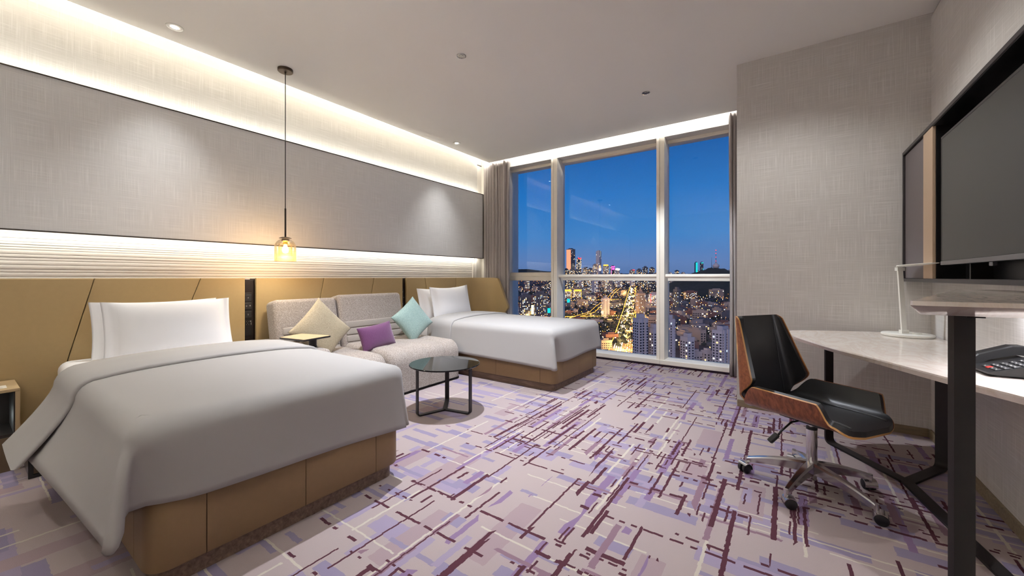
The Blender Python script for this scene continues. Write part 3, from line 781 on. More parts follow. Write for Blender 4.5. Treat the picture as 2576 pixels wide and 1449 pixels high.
bed(0.40, 1.52, -1.85, 'nearest twin bed with a brown leather base on an oak plinth')
duvet(0.345, 1.550, -3.28, -2.80, -1.835, 'smooth white duvet with a turned-down top on the nearest bed', hem=0.30, fl_head=0.17, fl_foot=0.055, tip=0.058, hem_c=0.335, hem_f=0.275)
bed(3.445, 4.535, -1.88, 'twin bed by the window with a brown leather base, seen beyond the round table')
duvet(3.40, 4.56, -3.62, -3.24, -1.86, 'smooth white duvet with a turned-down top on the bed by the window', zt=0.63, hem=0.265, fl_head=0.03, fl_foot=0.04, tip=0.03, hem_c=0.30, hem_f=0.305)
bed_pillow((-3.915, 0.925, 0.780), -0.22, 0.02, 0.75, 0.40, 0.15, 'white flanged pillow at the back, against the headboard of the nearest bed')
bed_pillow((-3.70, 0.945, 0.780), -0.24, 0.0, 0.74, 0.415, 0.17, 'white flanged pillow at the front on the nearest bed')
bed_pillow((-3.93, 3.86, 0.79), -0.18, 0.03, 0.73, 0.43, 0.14, 'white pillow at the back, against the headboard of the bed by the window')
bed_pillow((-3.745, 3.93, 0.81), -0.20, -0.02, 0.73, 0.45, 0.17, 'white pillow at the front on the bed by the window', 0.05, 0.03)

# ================================================================== BEDSIDE CABINETS
def nightstand(x0, x1, y0, y1, h, label, lamp):
    t = thing('nightstand', label, 'nightstand', ((x0+x1)/2, (y0+y1)/2, 0), 'bedside cabinets')
    bm = B(); th_ = 0.018
    box(bm, x0, x1, y0, y1, h-th_, h, 0.002); box(bm, x0, x1, y0, y0+th_, 0.0, h-th_); box(bm, x0, x1, y1-th_, y1, 0.0, h-th_)
    obj('carcass', bm, M['night_wood'], t)
    bm = B(); box(bm, x0, x0+0.02, y0+th_, y1-th_, 0, h-th_); box(bm, x0+0.02, x1-0.01, y0+th_, y1-th_, 0.20, 0.218); box(bm, x0+0.02, x1-0.012, y1-th_-0.006, y1-th_, 0.218, h-th_); box(bm, x0+0.02, x1-0.012, y0+th_, y0+th_+0.006, 0.218, h-th_); box(bm, x0+0.02, x1-0.012, y0+th_+0.006, y1-th_-0.006, h-th_-0.006, h-th_); obj('recess_lining', bm, M['night_dark'], t)
    bm = B(); box(bm, x1-0.02, x1-0.002, y0+th_, y1-th_, 0.0, 0.20, 0.003); obj('drawer_front', bm, M['night_front'], t)
    if lamp:
        bm = B(); box(bm, x0+0.02, x0+0.035, y0+0.12, y1-0.10, 0.225, 0.33, 0.002); fr = obj('night_light', bm, M['black_plastic'], t)
        bm = B(); box(bm, x0+0.035, x0+0.040, y0+0.15, y1-0.13, 0.25, 0.285); obj('diffuser', bm, M['night_lamp'], fr)
        p = bpy.data.lights.new('night_light_lamp', 'POINT'); p.energy = 0.08; p.color = (0.9, 1, 1); p.shadow_soft_size = 0.02
        q = bpy.data.objects.new('night_light_lamp', p); link(q); q.location = (x0+0.07, y1-0.15, 0.27)
    return t
nightstand(-4.11, -3.77, -0.22, 0.245, 0.485, 'tan bedside cabinet with a lit dark recess left of the nearest bed', True)
nightstand(-4.11, -3.78, 4.62, 4.97, 0.53, 'tan bedside cabinet hidden beyond the bed by the window', False)
bm = B(); box(bm, -3.93, -3.83, 0.035, 0.20, 0.4855, 0.4865)
t = top('notice_card', bm, M['white_plastic'], 'small printed white card lying on the bedside cabinet', 'card', (-3.88, 0.12, 0.4855))
bm = B()
for k in range(7):
    box(bm, -3.865+0.006*k, -3.8635+0.006*k, 0.05, 0.185-0.01*(k % 3), 0.4866, 0.4868)
box(bm, -3.905, -3.893, 0.105, 0.13, 0.4866, 0.4868); box(bm, -3.888, -3.885, 0.095, 0.14, 0.4866, 0.4868)
obj('print', bm, simple('grey_print', (120, 116, 112), 0.8), t)
bm = B(); box(bm, -3.80, -3.545, 0.30, 0.395, 0.02, 0.20, 0.002); 
t = thing('low_cabinet', 'low steel-sided cabinet standing under the hanging duvet of the nearest bed', 'cabinet', (-3.67, 0.35, 0))
box(bm, -3.80, -3.545, 0.262, 0.30, 0.0, 0.20, 0.002); obj('side_panel', bm, M['brushed'], t)
bm = B(); box(bm, -3.548, -3.53, 0.258, 0.275, 0.0, 0.2); box(bm, -3.548, -3.53, 0.275, 0.395, 0.0, 0.018); obj('front_frame', bm, M['black_plastic'], t)
bm = B(); box(bm, -3.546, -3.536, 0.277, 0.395, 0.02, 0.2, 0.002); obj('drawer_front', bm, M['night_front'], t)
bm = B(); box(bm, -3.95, -3.84, 4.66, 4.80, 0.531, 0.565, 0.006); box(bm, -3.94, -3.90, 4.65, 4.81, 0.565, 0.590, 0.006)
top('bedside_phone', bm, M['black_plastic'], 'small black handset just showing beyond the pillows of the bed by the window', 'phone', (-3.9, 4.73, 0.531))

# ================================================================== SOFA
t = thing('sofa', 'grey-pink fabric sofa with a chaise seat between the two beds', 'sofa', (-3.5, 2.5, 0))
def soft_box(x0, x1, y0, y1, z0, z1, bev, seg=5):
    bm = B(); box(bm, x0, x1, y0, y1, z0, z1, bev, seg); return bm
bm = B(); box(bm, -4.08, -3.07, 1.62, 3.34, 0.0, 0.02); obj('foot_rail', bm, M['black_metal'], t)
def channel_seat(y0, y1, x0, x1, z0, z1, nch, name):
    """upholstered block with channels running front to back over a rounded front edge"""
    rad = 0.13; bm = B(); path = []
    for k in range(7): path.append((x0+(x1-rad-x0)*k/6, z1+0.008*math.sin(PI*k/6)))
    for k in range(1, 9):
        a = PI/2*k/8; path.append((x1-rad+rad*math.sin(a), z1-rad+rad*math.cos(a)))
    for k in range(1, 7): path.append((x1-0.01*math.sin(PI*k/6)*0-0.0, z1-rad-(z1-rad-z0)*k/6))
    nrm = []
    for i in range(len(path)):
        a = path[max(i-1, 0)]; b = path[min(i+1, len(path)-1)]; d = Vector((b[0]-a[0], b[1]-a[1])).normalized(); nrm.append((-d.y, d.x))
    ys = []
    for c in range(nch):
        a = y0+(y1-y0)*c/nch; b = y0+(y1-y0)*(c+1)/nch; w_ = b-a
        for f in (0.0, 0.02, 0.06, 0.14, 0.3, 0.5, 0.7, 0.86, 0.94, 0.98): ys.append((a+w_*f, f, c))
    ys.append((y1, 1.0, nch-1))
    rows = []
    for y, f, c in ys:
        bulge = 0.009*(1-abs(2*f-1)**6)
        e = 0.0
        if c == 0 and f < 0.3: e = 0.05*(1-min(1, f*(y1-y0)/nch/0.05))**2
        if c == nch-1 and f > 0.7: e = 0.05*(1-min(1, (1-f)*(y1-y0)/nch/0.05))**2
        rows.append([bm.verts.new((p[0]+q[0]*(-1)*0+q[0]*(bulge-e)*1.0, y, p[1]+q[1]*(bulge-e))) for p, q in zip(path, nrm)])
    for a, b in zip(rows[:-1], rows[1:]):
        for k in range(len(path)-1): bm.faces.new((a[k], b[k], b[k+1], a[k+1]))
    for r_ in (rows[0], rows[-1]):
        c0 = bm.verts.new((x0, r_[0].co.y, z0)); bm.faces.new(r_+[c0])
    return obj(name, bm, M['sofa'], t, smooth=60)
channel_seat(1.80, 2.362, -3.98, -3.045, 0.03, 0.425, 1, 'seat')
channel_seat(2.368, 3.335, -3.98, -3.045, 0.03, 0.435, 4, 'chaise_seat')
bm = soft_box(-4.06, -3.05, 1.60, 1.80, 0.03, 0.565, 0.04); obj('armrest', bm, M['sofa'], t, smooth=180)
def backrest(y0, y1, zt, nm):
    # leaning cushion: thick upper pad, lower quilted band of paler cloth
    Mx = Matrix.Translation((-3.80, 0, 0.38)) @ Matrix.Rotation(-0.20, 4, 'Y')
    bm = B(); box(bm, -0.17, 0.02, y0, y1, 0.0, zt-0.36, 0.045, 5); bmesh.ops.transform(bm, matrix=Mx, verts=bm.verts)
    o = obj(nm, bm, M['sofa'], t, smooth=180)
    n = 4; h0 = 0.0; hs = 0.30/n
    for k in range(n):
        bm = B(); box(bm, -0.02, 0.030, y0+0.055, y1-0.02, h0+hs*k+0.002, h0+hs*(k+1)-0.002, 0.012, 3); bmesh.ops.transform(bm, matrix=Mx, verts=bm.verts)
        obj('quilted_band', bm, M['sofa_band'], o, smooth=180)
    return o
backrest(1.72, 2.345, 0.93, 'backrest')
backrest(2.352, 3.19, 0.955, 'backrest')
# swivel tray on the arm
tr = B(); c0 = [(-3.424, 1.555), (-3.118, 1.600), (-3.172, 1.860), (-3.490, 1.775)]
prism(tr, round_poly(c0, 0.012, 3), 0.640, 0.652); 
t2 = thing('swivel_tray', 'small tan-topped tray table on a black post fixed to the sofa arm', 'tray table', (-3.25, 1.72, 0.566))
obj('tray_edge', tr, M['black_metal'], t2)
tr = B(); prism(tr, round_poly([(-3.419, 1.559), (-3.122, 1.604), (-3.176, 1.854), (-3.486, 1.771)], 0.012, 3), 0.652, 0.655); obj('tray_top', tr, M['night_wood'], t2)
tr = B(); lathe(tr, [(0, 0.567), (0.034, 0.567), (0.034, 0.574), (0.030, 0.578), (0.030, 0.640), (0, 0.640)], 20, -3.235, 1.735); obj('post', tr, M['black_metal'], t2, smooth=40)
# cushions
def cushion(mat, w, h, th, loc, lean, yaw, roll, label):
    bm = B(); pillow_mesh(bm, w, h, th, 0, 0.07, 24, 0, 3.0); place(bm, loc, lean, yaw, roll)
    return top('cushion', bm, M[mat], label, 'cushion', (loc[0], loc[1], loc[2]-h/2), 'cushions on the sofa', smooth=180)
cushion('cush_tan', 0.44, 0.44, 0.13, (-3.545, 1.985, 0.655), -0.24, 0.06, math.radians(42), 'sand coloured square cushion standing on its corner behind the swivel tray')
cushion('cush_purple', 0.44, 0.255, 0.12, (-3.42, 2.50, 0.545), -0.30, 0.10, math.radians(5), 'purple velvet oblong cushion in the middle of the sofa')
cushion('cush_aqua', 0.40, 0.40, 0.13, (-3.53, 3.06, 0.655), -0.26, -0.10, math.radians(35), 'aqua square cushion standing on its corner at the sofa end by the far bed')

# ================================================================== ROUND TABLE
t = thing('side_table', 'round table with a smoked glass top on three black flat legs', 'table', (-2.42, 2.455, 0))
bm = B(); lathe(bm, [(0, 0.396), (0.297, 0.396), (0.302, 0.400), (0.302, 0.405), (0.298, 0.408), (0, 0.408)], 64, -2.42, 2.455); obj('glass_top', bm, M['smoked'], t, smooth=30)
for ang in (-107, 10, 130):
    a = math.radians(ang); d = Vector((math.cos(a), math.sin(a), 0)); c = Vector((-2.42, 2.455, 0))
    bm = B(); sweep_flat(bm, arc_path([c+Vector((0, 0, 0.006)), c+d*0.255+Vector((0, 0, 0.006)), c+d*0.255+Vector((0, 0, 0.396))], 0.025), (-d.y, d.x, 0), 0.038, 0.010)
    obj('leg', bm, M['black_metal'], t, smooth=30)

# ================================================================== PENDANT AND DOWNLIGHTS
PX, PY = -3.745, 1.756
zb, zt_ = 1.293, 1.503
t = thing('pendant_lamp', 'pendant lamp with double amber glass bell on a long black cord', 'lamp', (PX, PY, zb))
bm = B(); lathe(bm, [(0, CEIL), (0.062, CEIL), (0.062, CEIL-0.022), (0.058, CEIL-0.026), (0.008, CEIL-0.026), (0.006, CEIL-0.045), (0, CEIL-0.045)], 32, PX, PY); obj('canopy', bm, M['bronze'], t, smooth=40)
bm = B(); tube(bm, [(PX, PY, CEIL-0.04), (PX+0.002, PY-0.001, 2.4), (PX, PY, 1.77)], 0.0038, 8); obj('cord', bm, M['black_plastic'], t, smooth=180)
bm = B(); tube(bm, [(PX, PY, 1.775), (PX, PY, 1.50)], 0.0075, 12); obj('stem', bm, M['dark_trim'], t, smooth=40)
bm = B(); lathe(bm, [(0, 1.516), (0.030, 1.514), (0.050, 1.506), (0.052, 1.502), (0, 1.500)], 28, PX, PY); obj('cap', bm, M['bronze'], t, smooth=180)
M['amber'] = amber_glass(zb, zt_)
def bell(r, z0, z1, dome):
    p = [(r, z0)]
    for k in range(6): p.append((r, z0+(z1-dome-z0)*(k+1)/6))
    for k in range(1, 9):
        a = PI/2*k/8*0.86; p.append((r*math.cos(a) if math.cos(a)*r > 0.02 else 0.02, z1-dome+dome*math.sin(a)))
    return p
bm = B(); lathe(bm, bell(0.088, zb, zt_, 0.085), 40, PX, PY); obj('outer_shade', bm, M['amber'], t, smooth=180)
bm = B(); lathe(bm, bell(0.056, zb+0.048, zt_-0.022, 0.03), 32, PX, PY); obj('inner_shade', bm, M['amber'], t, smooth=180)
bm = B(); lathe(bm, [(0, 1.494), (0.030, 1.494), (0.036, 1.484), (0.030, 1.478), (0, 1.478)], 24, PX, PY); obj('inner_cap', bm, M['bronze'], t, smooth=40)
bm = B(); lathe(bm, [(0, 1.48), (0.020, 1.48), (0.020, 1.450), (0.014, 1.445), (0, 1.445)], 20, PX, PY); obj('socket', bm, M['brass'], t, smooth=40)
bm = B(); lathe(bm, [(0.010, 1.446), (0.014, 1.432), (0.024, 1.408), (0.026, 1.392), (0.020, 1.374), (0, 1.365)], 20, PX, PY); obj('bulb', bm, M['bulb'], t, smooth=180)
p = bpy.data.lights.new('pendant_bulb_lamp', 'POINT'); p.energy = 4.5; p.color = (1.0, 0.84, 0.62); p.shadow_soft_size = 0.03
q = bpy.data.objects.new('pendant_bulb_lamp', p); link(q); q.location = (PX, PY, 1.335)

def downlight(x, y, lit, label, r=0.048):
    t = thing('downlight', label, 'downlight', (x, y, CEIL), 'recessed ceiling downlights')
    bm = B(); lathe(bm, [(r*0.80, CEIL-0.002), (r*0.86, CEIL-0.006), (r*0.98, CEIL-0.005), (r, CEIL-0.0005)], 36, x, y); obj('trim_ring', bm, M['white_plastic'] if lit else M['chrome'], t, smooth=60)
    bm = B(); lathe(bm, [(r*0.80, CEIL-0.002), (r*0.5, CEIL-0.0012), (0, CEIL-0.001)], 30, x, y); obj('reflector', bm, M['ceiling'] if lit else M['chrome'], t, smooth=60)
    bm = B(); lathe(bm, [(0, CEIL-0.004), (r*0.40, CEIL-0.0035), (r*0.42, CEIL-0.0015)], 28, x, y); obj('lens', bm, M['lens'] if lit else M['chrome'], t, smooth=60)
    return t
downlight(-3.80, 0.98, True, 'lit white downlight in the ceiling above the nearest bed', 0.055)
downlight(-3.82, 4.11, True, 'lit white downlight in the ceiling above the bed by the window', 0.055)
downlight(-2.28, 2.51, False, 'chrome downlight in the middle of the ceiling above the round table', 0.042)
downlight(-1.18, 4.10, False, 'chrome downlight in the ceiling near the window', 0.042)

# ================================================================== TELEVISION WALL
CX = 0.70; cy0, cy1, cz0, cz1 = 1.40, 4.00, 1.118, 2.058
t = thing('tv_cabinet', 'dark framed wall cabinet with fabric and beige panels around the television', 'cabinet', (0.78, 2.7, cz0))
bm = B(); f_ = 0.022
box(bm, CX, XR, cy0, cy1, cz0, cz0+f_, 0.002); box(bm, CX, XR, cy0, cy1, cz1-f_, cz1, 0.002)
box(bm, CX, XR, cy1-f_, cy1, cz0+f_, cz1-f_, 0.002); box(bm, CX, XR, cy0, cy0+f_, cz0+f_, cz1-f_, 0.002)
obj('frame', bm, M['tv_frame'], t)
bm = B(); box(bm, CX+0.012, XR, 3.496, cy1-f_-0.003, cz0+f_, cz1-f_-0.004, 0.003); obj('fabric_panel', bm, M['tv_fabric'], t)
bm = B(); box(bm, CX+0.004, CX+0.02, 3.30, 3.485, cz0+f_, cz1-f_, 0.003); obj('leather_panel', bm, M['tv_beige'], t, label='beige leather upright panel')
bm = B(); box(bm, XR-0.02, XR, cy0+f_, 3.30, cz0+f_, cz1-f_); box(bm, CX+0.02, XR-0.001, 3.292, 3.484, cz0+f_+0.001, cz1-f_-0.001); box(bm, CX+0.005, XR-0.02, cy0+f_, 3.292, cz1-f_-0.004, cz1-f_); obj('back_panel', bm, M['tv_black'], t)
bm = B(); box(bm, CX+0.06, XR-0.02, 2.93, 2.945, cz0+f_, cz0+f_+0.09); obj('shelf_divider', bm, M['tv_black'], t)
TX = 0.712
t = thing('television', 'large switched-off flat television in the dark cabinet on the right wall', 'television', (TX, 2.55, 1.215))
bm = B(); box(bm, TX+0.002, TX+0.035, 1.93, 3.175, 1.232, 1.928, 0.004); obj('housing', bm, M['black_plastic'], t)
bm = B()
box(bm, TX, TX+0.01, 1.93, 3.175, 1.918, 1.930); box(bm, TX, TX+0.01, 3.166, 3.175, 1.232, 1.918); box(bm, TX, TX+0.01, 1.93, 1.939, 1.232, 1.918)
obj('bezel', bm, M['tv_frame'], t)
bm = B(); box(bm, TX+0.001, TX+0.003, 1.939, 3.166, 1.240, 1.918); obj('screen', bm, M['screen'], t)
bm = B(); box(bm, TX-0.003, TX+0.03, 1.93, 3.175, 1.216, 1.238, 0.003); obj('lower_trim', bm, M['brushed'], t)
bm = B(); box(bm, TX+0.004, TX+0.022, 2.53, 2.56, 1.198, 1.216, 0.003); obj('sensor', bm, M['brushed'], t)

# ================================================================== DESK AND BAR
t = thing('desk', 'cream marble desk with a pointed end on black flat-bar legs along the right wall', 'desk', (0.55, 3.0, 0))
pts = [(XR-0.004, YF-0.004), (0.62, 4.0), (0.20, 3.83), (0.0, 3.70), (0.012, 3.47), (0.187, 2.985), (0.369, 2.675), (0.47, 2.47), (0.543, 2.325), (0.668, 2.10), (XR-0.004, 1.80)]
pts = round_poly(pts, [0, 0.15, 0.12, 0.10, 0.16, 0.2, 0.1, 0.06, 0.06, 0.1, 0], 5)
bm = B(); prism(bm, pts, 0.712, 0.733, bot_inset=0.012); prism(bm, pts, 0.733, 0.740, top_inset=0.004); obj('desk_top', bm, M['marble'], t, smooth=30)
J = Vector((0.555, 3.055, 0.007))
for a in ((0.245, 3.50), (0.765, 3.40)):
    A = Vector((a[0], a[1], 0.007)); d = (A-J).normalized()
    bm = B(); sweep_flat(bm, arc_path([J, A, A+Vector((0, 0, 0.706))], 0.04), (-d.y, d.x, 0), 0.055, 0.012); obj('leg', bm, M['black_metal'], t, smooth=30)
J2 = Vector((0.72, 2.12, 0.007)); d = (J2-J).normalized()
bm = B(); sweep_flat(bm, [J, J.lerp(J2, 0.5), J2, Vector((0.72, 1.62, 0.007))], (-d.y, d.x, 0), 0.055, 0.012); obj('floor_runner', bm, M['black_metal'], t, smooth=30)
t = thing('bar_counter', 'higher cream marble counter with a slanting edge on a black upright, nearest the viewer', 'counter', (0.55, 1.6, 0))
pts = [(0.248, 1.360), (0.83, 1.372), (0.83, 2.75), (0.66, 2.72), (0.425, 1.948), (0.30, 1.52)]
pts = round_poly(pts, [0.03, 0, 0, 0.03, 0.1, 0.1], 4)
bm = B(); prism(bm, pts, 1.080, 1.091, top_inset=0.003); prism(bm, pts, 1.052, 1.080, bot_inset=0.10); obj('counter_top', bm, M['marble'], t, smooth=30)
bm = B(); sweep_flat(bm, arc_path([(0.372, 1.495, 1.053), (0.372, 1.495, 0.008), (0.60, 1.40, 0.008)], 0.03), (0.572, 0.8202, 0) if False else (0.80, 0.60, 0), 0.058, 0.014); obj('upright', bm, M['black_metal'], t, smooth=30)
bm = B(); box(bm, 0.38, 0.412, 1.49, 1.53, 1.046, 1.0525); obj('bracket', bm, M['black_metal'], t)

# desk lamp
lx, ly = 0.690, 3.80
t = thing('desk_lamp', 'white desk lamp with a flat disc head at the back of the desk', 'lamp', (lx, ly, 0.74))
bm = B(); lathe(bm, [(0, 0.7415), (0.130, 0.7415), (0.130, 0.744), (0.135, 0.746), (0.135, 0.757), (0.131, 0.760), (0, 0.760)], 48, lx, ly); obj('base', bm, M['white_plastic'], t, smooth=40)
bm = B(); lathe(bm, [(0.024, 0.760), (0.024, 0.768), (0.021, 0.770), (0, 0.770)], 24, lx+0.045, ly-0.02); obj('dial', bm, M['white_plastic'], t, smooth=40)
rdir = Vector((math.cos(YAW), math.sin(YAW), 0))
a0 = Vector((lx-0.018, ly-0.008, 0.772)); a1 = Vector((lx-0.044, ly-0.040, 1.205))
def bar_between(bm, a, b, w_, th_, side):
    d = (b-a).normalized(); s = Vector(side).normalized(); n_ = d.cross(s).normalized(); vs2 = []
    for p in (a, b):
        vs2.append([bm.verts.new(p+s*w_/2*i+n_*th_/2*j) for i, j in ((-1, -1), (1, -1), (1, 1), (-1, 1))])
    for k in range(4): bm.faces.new((vs2[0][k], vs2[0][(k+1) % 4], vs2[1][(k+1) % 4], vs2[1][k]))
    bm.faces.new(vs2[0][::-1]); bm.faces.new(vs2[1]); return bm
bm = B(); bar_between(bm, a0, a1, 0.034, 0.010, rdir); obj('arm', bm, M['white_plastic'], t)
for c, w_ in ((a0, 0.05), (a1, 0.05)):
    bm = B(); bar_between(bm, c-Vector((0, 0, 0.012)), c+Vector((0, 0, 0.012)), w_, 0.022, rdir); tube(bm, [c-rdir*0.012, c+rdir*0.012], 0.012, 12); obj('hinge', bm, M['white_plastic'], t)
# flat tapering head running out along the front of the cabinet
hd = Vector((0.06, -1.0, 0)).normalized(); hs = Vector((1.0, 0.06, 0)).normalized(); bm = B(); rows = []
for k in range(17):
    f = k/16; w_ = 0.017+0.030*math.sin(PI*min(1, f*1.02))**0.8; hh = 0.006*(1-0.6*f)
    c = a1+Vector((0, 0, 0.020+0.004*f))+hd*(-0.02+0.64*f)
    rows.append([bm.verts.new(c+hs*w_*x+Vector((0, 0, hh*z))) for x, z in ((-1, -0.2), (-0.8, -1), (0.8, -1), (1, -0.2), (0.7, 1), (-0.7, 1))])
for a, b in zip(rows[:-1], rows[1:]):
    for j in range(6): bm.faces.new((a[j], a[(j+1) % 6], b[(j+1) % 6], b[j]))
bm.faces.new(rows[0][::-1]); bm.faces.new(rows[-1]); obj('lamp_head', bm, M['white_plastic'], t, smooth=40)

# telephone
t = thing('telephone', 'black desk telephone with handset and red key on the marble desk', 'telephone', (0.765, 2.55, 0.74))
def phone():
    # local: x towards the wall, y left of the user (handset side); wedge rising towards the wall
    def Z(x): return 0.018+0.30*x
    bm = B(); vs2 = []
    for x, zb_, zt2 in ((0.0, 0.004, 0.016), (0.02, 0.001, Z(0.02)), (0.165, 0.001, Z(0.165))):
        vs2.append([bm.verts.new((x, y, z)) for y, z in ((-0.11, zb_+0.006), (0.11, zb_+0.006), (0.115, zt2), (-0.115, zt2))])
    for a, b in zip(vs2[:-1], vs2[1:]):
        for k in range(4): bm.faces.new((a[k], a[(k+1) % 4], b[(k+1) % 4], b[k]))
    bm.faces.new(vs2[0][::-1]); bm.faces.new(vs2[-1])
    def put(bm2, name, m, par, sm=None):
        bmesh.ops.transform(bm2, matrix=Matrix.Translation((0.672, 2.555, 0.741)) @ Matrix.Rotation(0.10, 4, 'Z'), verts=bm2.verts)
        return obj(name, bm2, m, par, smooth=sm)
    body = put(bm, 'body', M['black_plastic'], t)
    tilt = Matrix.Rotation(-math.atan(0.30), 4, 'Y')
    for i in range(5):
        for j in range(4):
            bm = B(); box(bm, -0.009, 0.009, -0.010, 0.010, 0, 0.004, 0.0015)
            x = 0.030+0.026*i; y = -0.095+0.027*j
            bmesh.ops.transform(bm, matrix=Matrix.Translation((x, y, Z(x))) @ tilt, verts=bm.verts)
            kk = put(bm, 'key', M['red_key'] if (i == 0 and j == 2) else M['key'], body)
            if not (i == 0 and j == 2):
                bm = B(); box(bm, -0.003, 0.001, -0.004, 0.004, 0.0041, 0.0043)
                bmesh.ops.transform(bm, matrix=Matrix.Translation((x, y, Z(x))) @ tilt, verts=bm.verts); put(bm, 'key_print', M['print_white'], kk)
    # handset: a bridge of flat facets
    P = [(-0.012, 0.020), (0.0, 0.030), (0.035, 0.066), (0.135, 0.108), (0.170, 0.110), (0.182, 0.098), (0.172, 0.072), (0.14, 0.074), (0.065, 0.046), (0.035, 0.024), (0.0, 0.012)]
    bm = B(); a = [bm.verts.new((x, 0.052, z)) for x, z in P]; b = [bm.verts.new((x, 0.112, z)) for x, z in P]
    m_ = [bm.verts.new((x, 0.060, z+0.004)) for x, z in P]; m2 = [bm.verts.new((x, 0.104, z+0.004)) for x, z in P]
    n_ = len(P)
    for A_, B_ in ((a, m_), (m_, m2), (m2, b)):
        for i in range(n_): bm.faces.new((A_[i], A_[(i+1) % n_], B_[(i+1) % n_], B_[i]))
    bm.faces.new(a[::-1]); bm.faces.new(b)
    put(bm, 'handset', M['black_plastic'], t)
phone()

# ================================================================== OFFICE CHAIR
t = thing('office_chair', 'office chair of bent walnut plywood with black leather pads on a polished five-star base', 'chair', (0.115, 2.68, 0), None, math.radians(-35))
def shell(fn, nu, nv, amax, off0, off1, name, mats, rim=True, shrink=0.0, sm=45, subs=None):
    """fn(u, a) -> (point, normal); amax(u) half arc; a solid between two offsets of the surface"""
    bm = B(); A_, B_ = [], []
    for i in range(nu+1):
        u = i/nu; m_ = max(0.004, amax(u)-shrink); ra, rb = [], []
        for j in range(nv+1):
            a = -m_+2*m_*j/nv; p, n_ = fn(u, a); ra.append(bm.verts.new(p+n_*off0)); rb.append(bm.verts.new(p+n_*off1))
        A_.append(ra); B_.append(rb)
    for i in range(nu):
        for j in range(nv):
            bm.faces.new((A_[i][j], A_[i+1][j], A_[i+1][j+1], A_[i][j+1])); bm.faces.new((B_[i][j], B_[i][j+1], B_[i+1][j+1], B_[i+1][j]))
    def q(*v):
        f = bm.faces.new(v); f.material_index = 1 if rim else 0
    for i in range(nu):
        q(A_[i][0], B_[i][0], B_[i+1][0], A_[i+1][0]); q(A_[i][nv], A_[i+1][nv], B_[i+1][nv], B_[i][nv])
    for j in range(nv):
        q(A_[0][j], A_[0][j+1], B_[0][j+1], B_[0][j]); q(A_[nu][j], B_[nu][j], B_[nu][j+1], A_[nu][j+1])
    return obj(name, bm, mats, t, smooth=sm, world=False)
def smooth01(x): x = max(0, min(1, x)); return x*x*(3-2*x)
def trough(a, flat, rad, ang):
    """cross-section: flat, then an arc, then straight; returns offset n, rise, normal (n, up)"""
    s = 1 if a >= 0 else -1; a = abs(a)
    if a <= flat: return s*a, 0.0, 0.0, 1.0
    L = rad*ang
    if a <= flat+L:
        th = (a-flat)/rad; return s*(flat+rad*math.sin(th)), rad*(1-math.cos(th)), -s*math.sin(th), math.cos(th)
    e = a-flat-L
    return s*(flat+rad*math.sin(ang)+e*math.cos(ang)), rad*(1-math.cos(ang))+e*math.sin(ang), -s*math.sin(ang), math.cos(ang)
def seat_fn(u, a):
    d = -0.275+0.570*u
    n_, up, nx, nz = trough(a, 0.150, 0.085, math.radians(70))
    z = 0.408+0.010*u+up
    if u > 0.82: z -= 0.018*((u-0.82)/0.18)**2
    return Vector((d, n_, z)), Vector((0, nx, nz)).normalized()
def seat_half(u):
    full = 0.150+0.085*math.radians(70)+0.078
    lip = 0.222
    if u < 0.24: return 0.150+(full-0.150)*smooth01(u/0.24)**0.7
    if u < 0.80: return full-0.006*(u-0.24)
    if u < 0.875: return full-0.004-(full-0.004-lip)*smooth01((u-0.80)/0.075)
    v = (u-0.875)/0.125
    return lip-0.125*v**2.6
def back_fn(u, a):
    th = 0.155
    h = 0.505*u
    n_, up, nx, nz = trough(a, 0.180-0.062*u, 0.062, math.radians(78))
    # up is the amount the wing comes forward
    lean = 0.07+0.10*u
    base = Vector((-0.262-lean*h*1.0-0.012*math.sin(u*PI), 0, 0.405+h))
    fw = Vector((1, 0, 0.12)).normalized()
    return base+Vector((0, n_, 0))+fw*up, (fw*nz+Vector((0, nx, 0))).normalized()
def back_half(u):
    if u < 0.30: return 0.165+0.155*smooth01(u/0.30)
    v = (u-0.30)/0.70
    w_ = 0.320-0.118*v
    if v > 0.92: w_ -= 0.022*((v-0.92)/0.08)**2
    return w_
shell(seat_fn, 72, 30, seat_half, -0.006, 0.004, 'seat_shell', [M['walnut'], M['ply']])
shell(seat_fn, 72, 30, seat_half, 0.004, 0.030, 'seat_pad', [M['black_leather'], M['black_leather']], shrink=0.006)
shell(back_fn, 40, 26, back_half, -0.006, 0.004, 'back_shell', [M['walnut_h'], M['ply']])
shell(back_fn, 40, 26, back_half, 0.004, 0.030, 'back_pad', [M['black_leather'], M['black_leather']], shrink=0.006)
def welt(fn, a_c, u0, u1, h, name):
    bm = B(); pts = []
    for k in range(25):
        u = u0+(u1-u0)*k/24; p, n_ = fn(u, a_c); pts.append(p+n_*h)
    tube(bm, pts, 0.0035, 6); return obj(name, bm, M['black_leather'], t, smooth=180, world=False)
for s in (-1, 1):
    welt(seat_fn, s*0.135, 0.04, 0.94, 0.031, 'seat_piping'); welt(seat_fn, s*0.143, 0.04, 0.94, 0.030, 'seat_piping'); welt(back_fn, s*0.125, 0.05, 0.99, 0.031, 'back_piping')
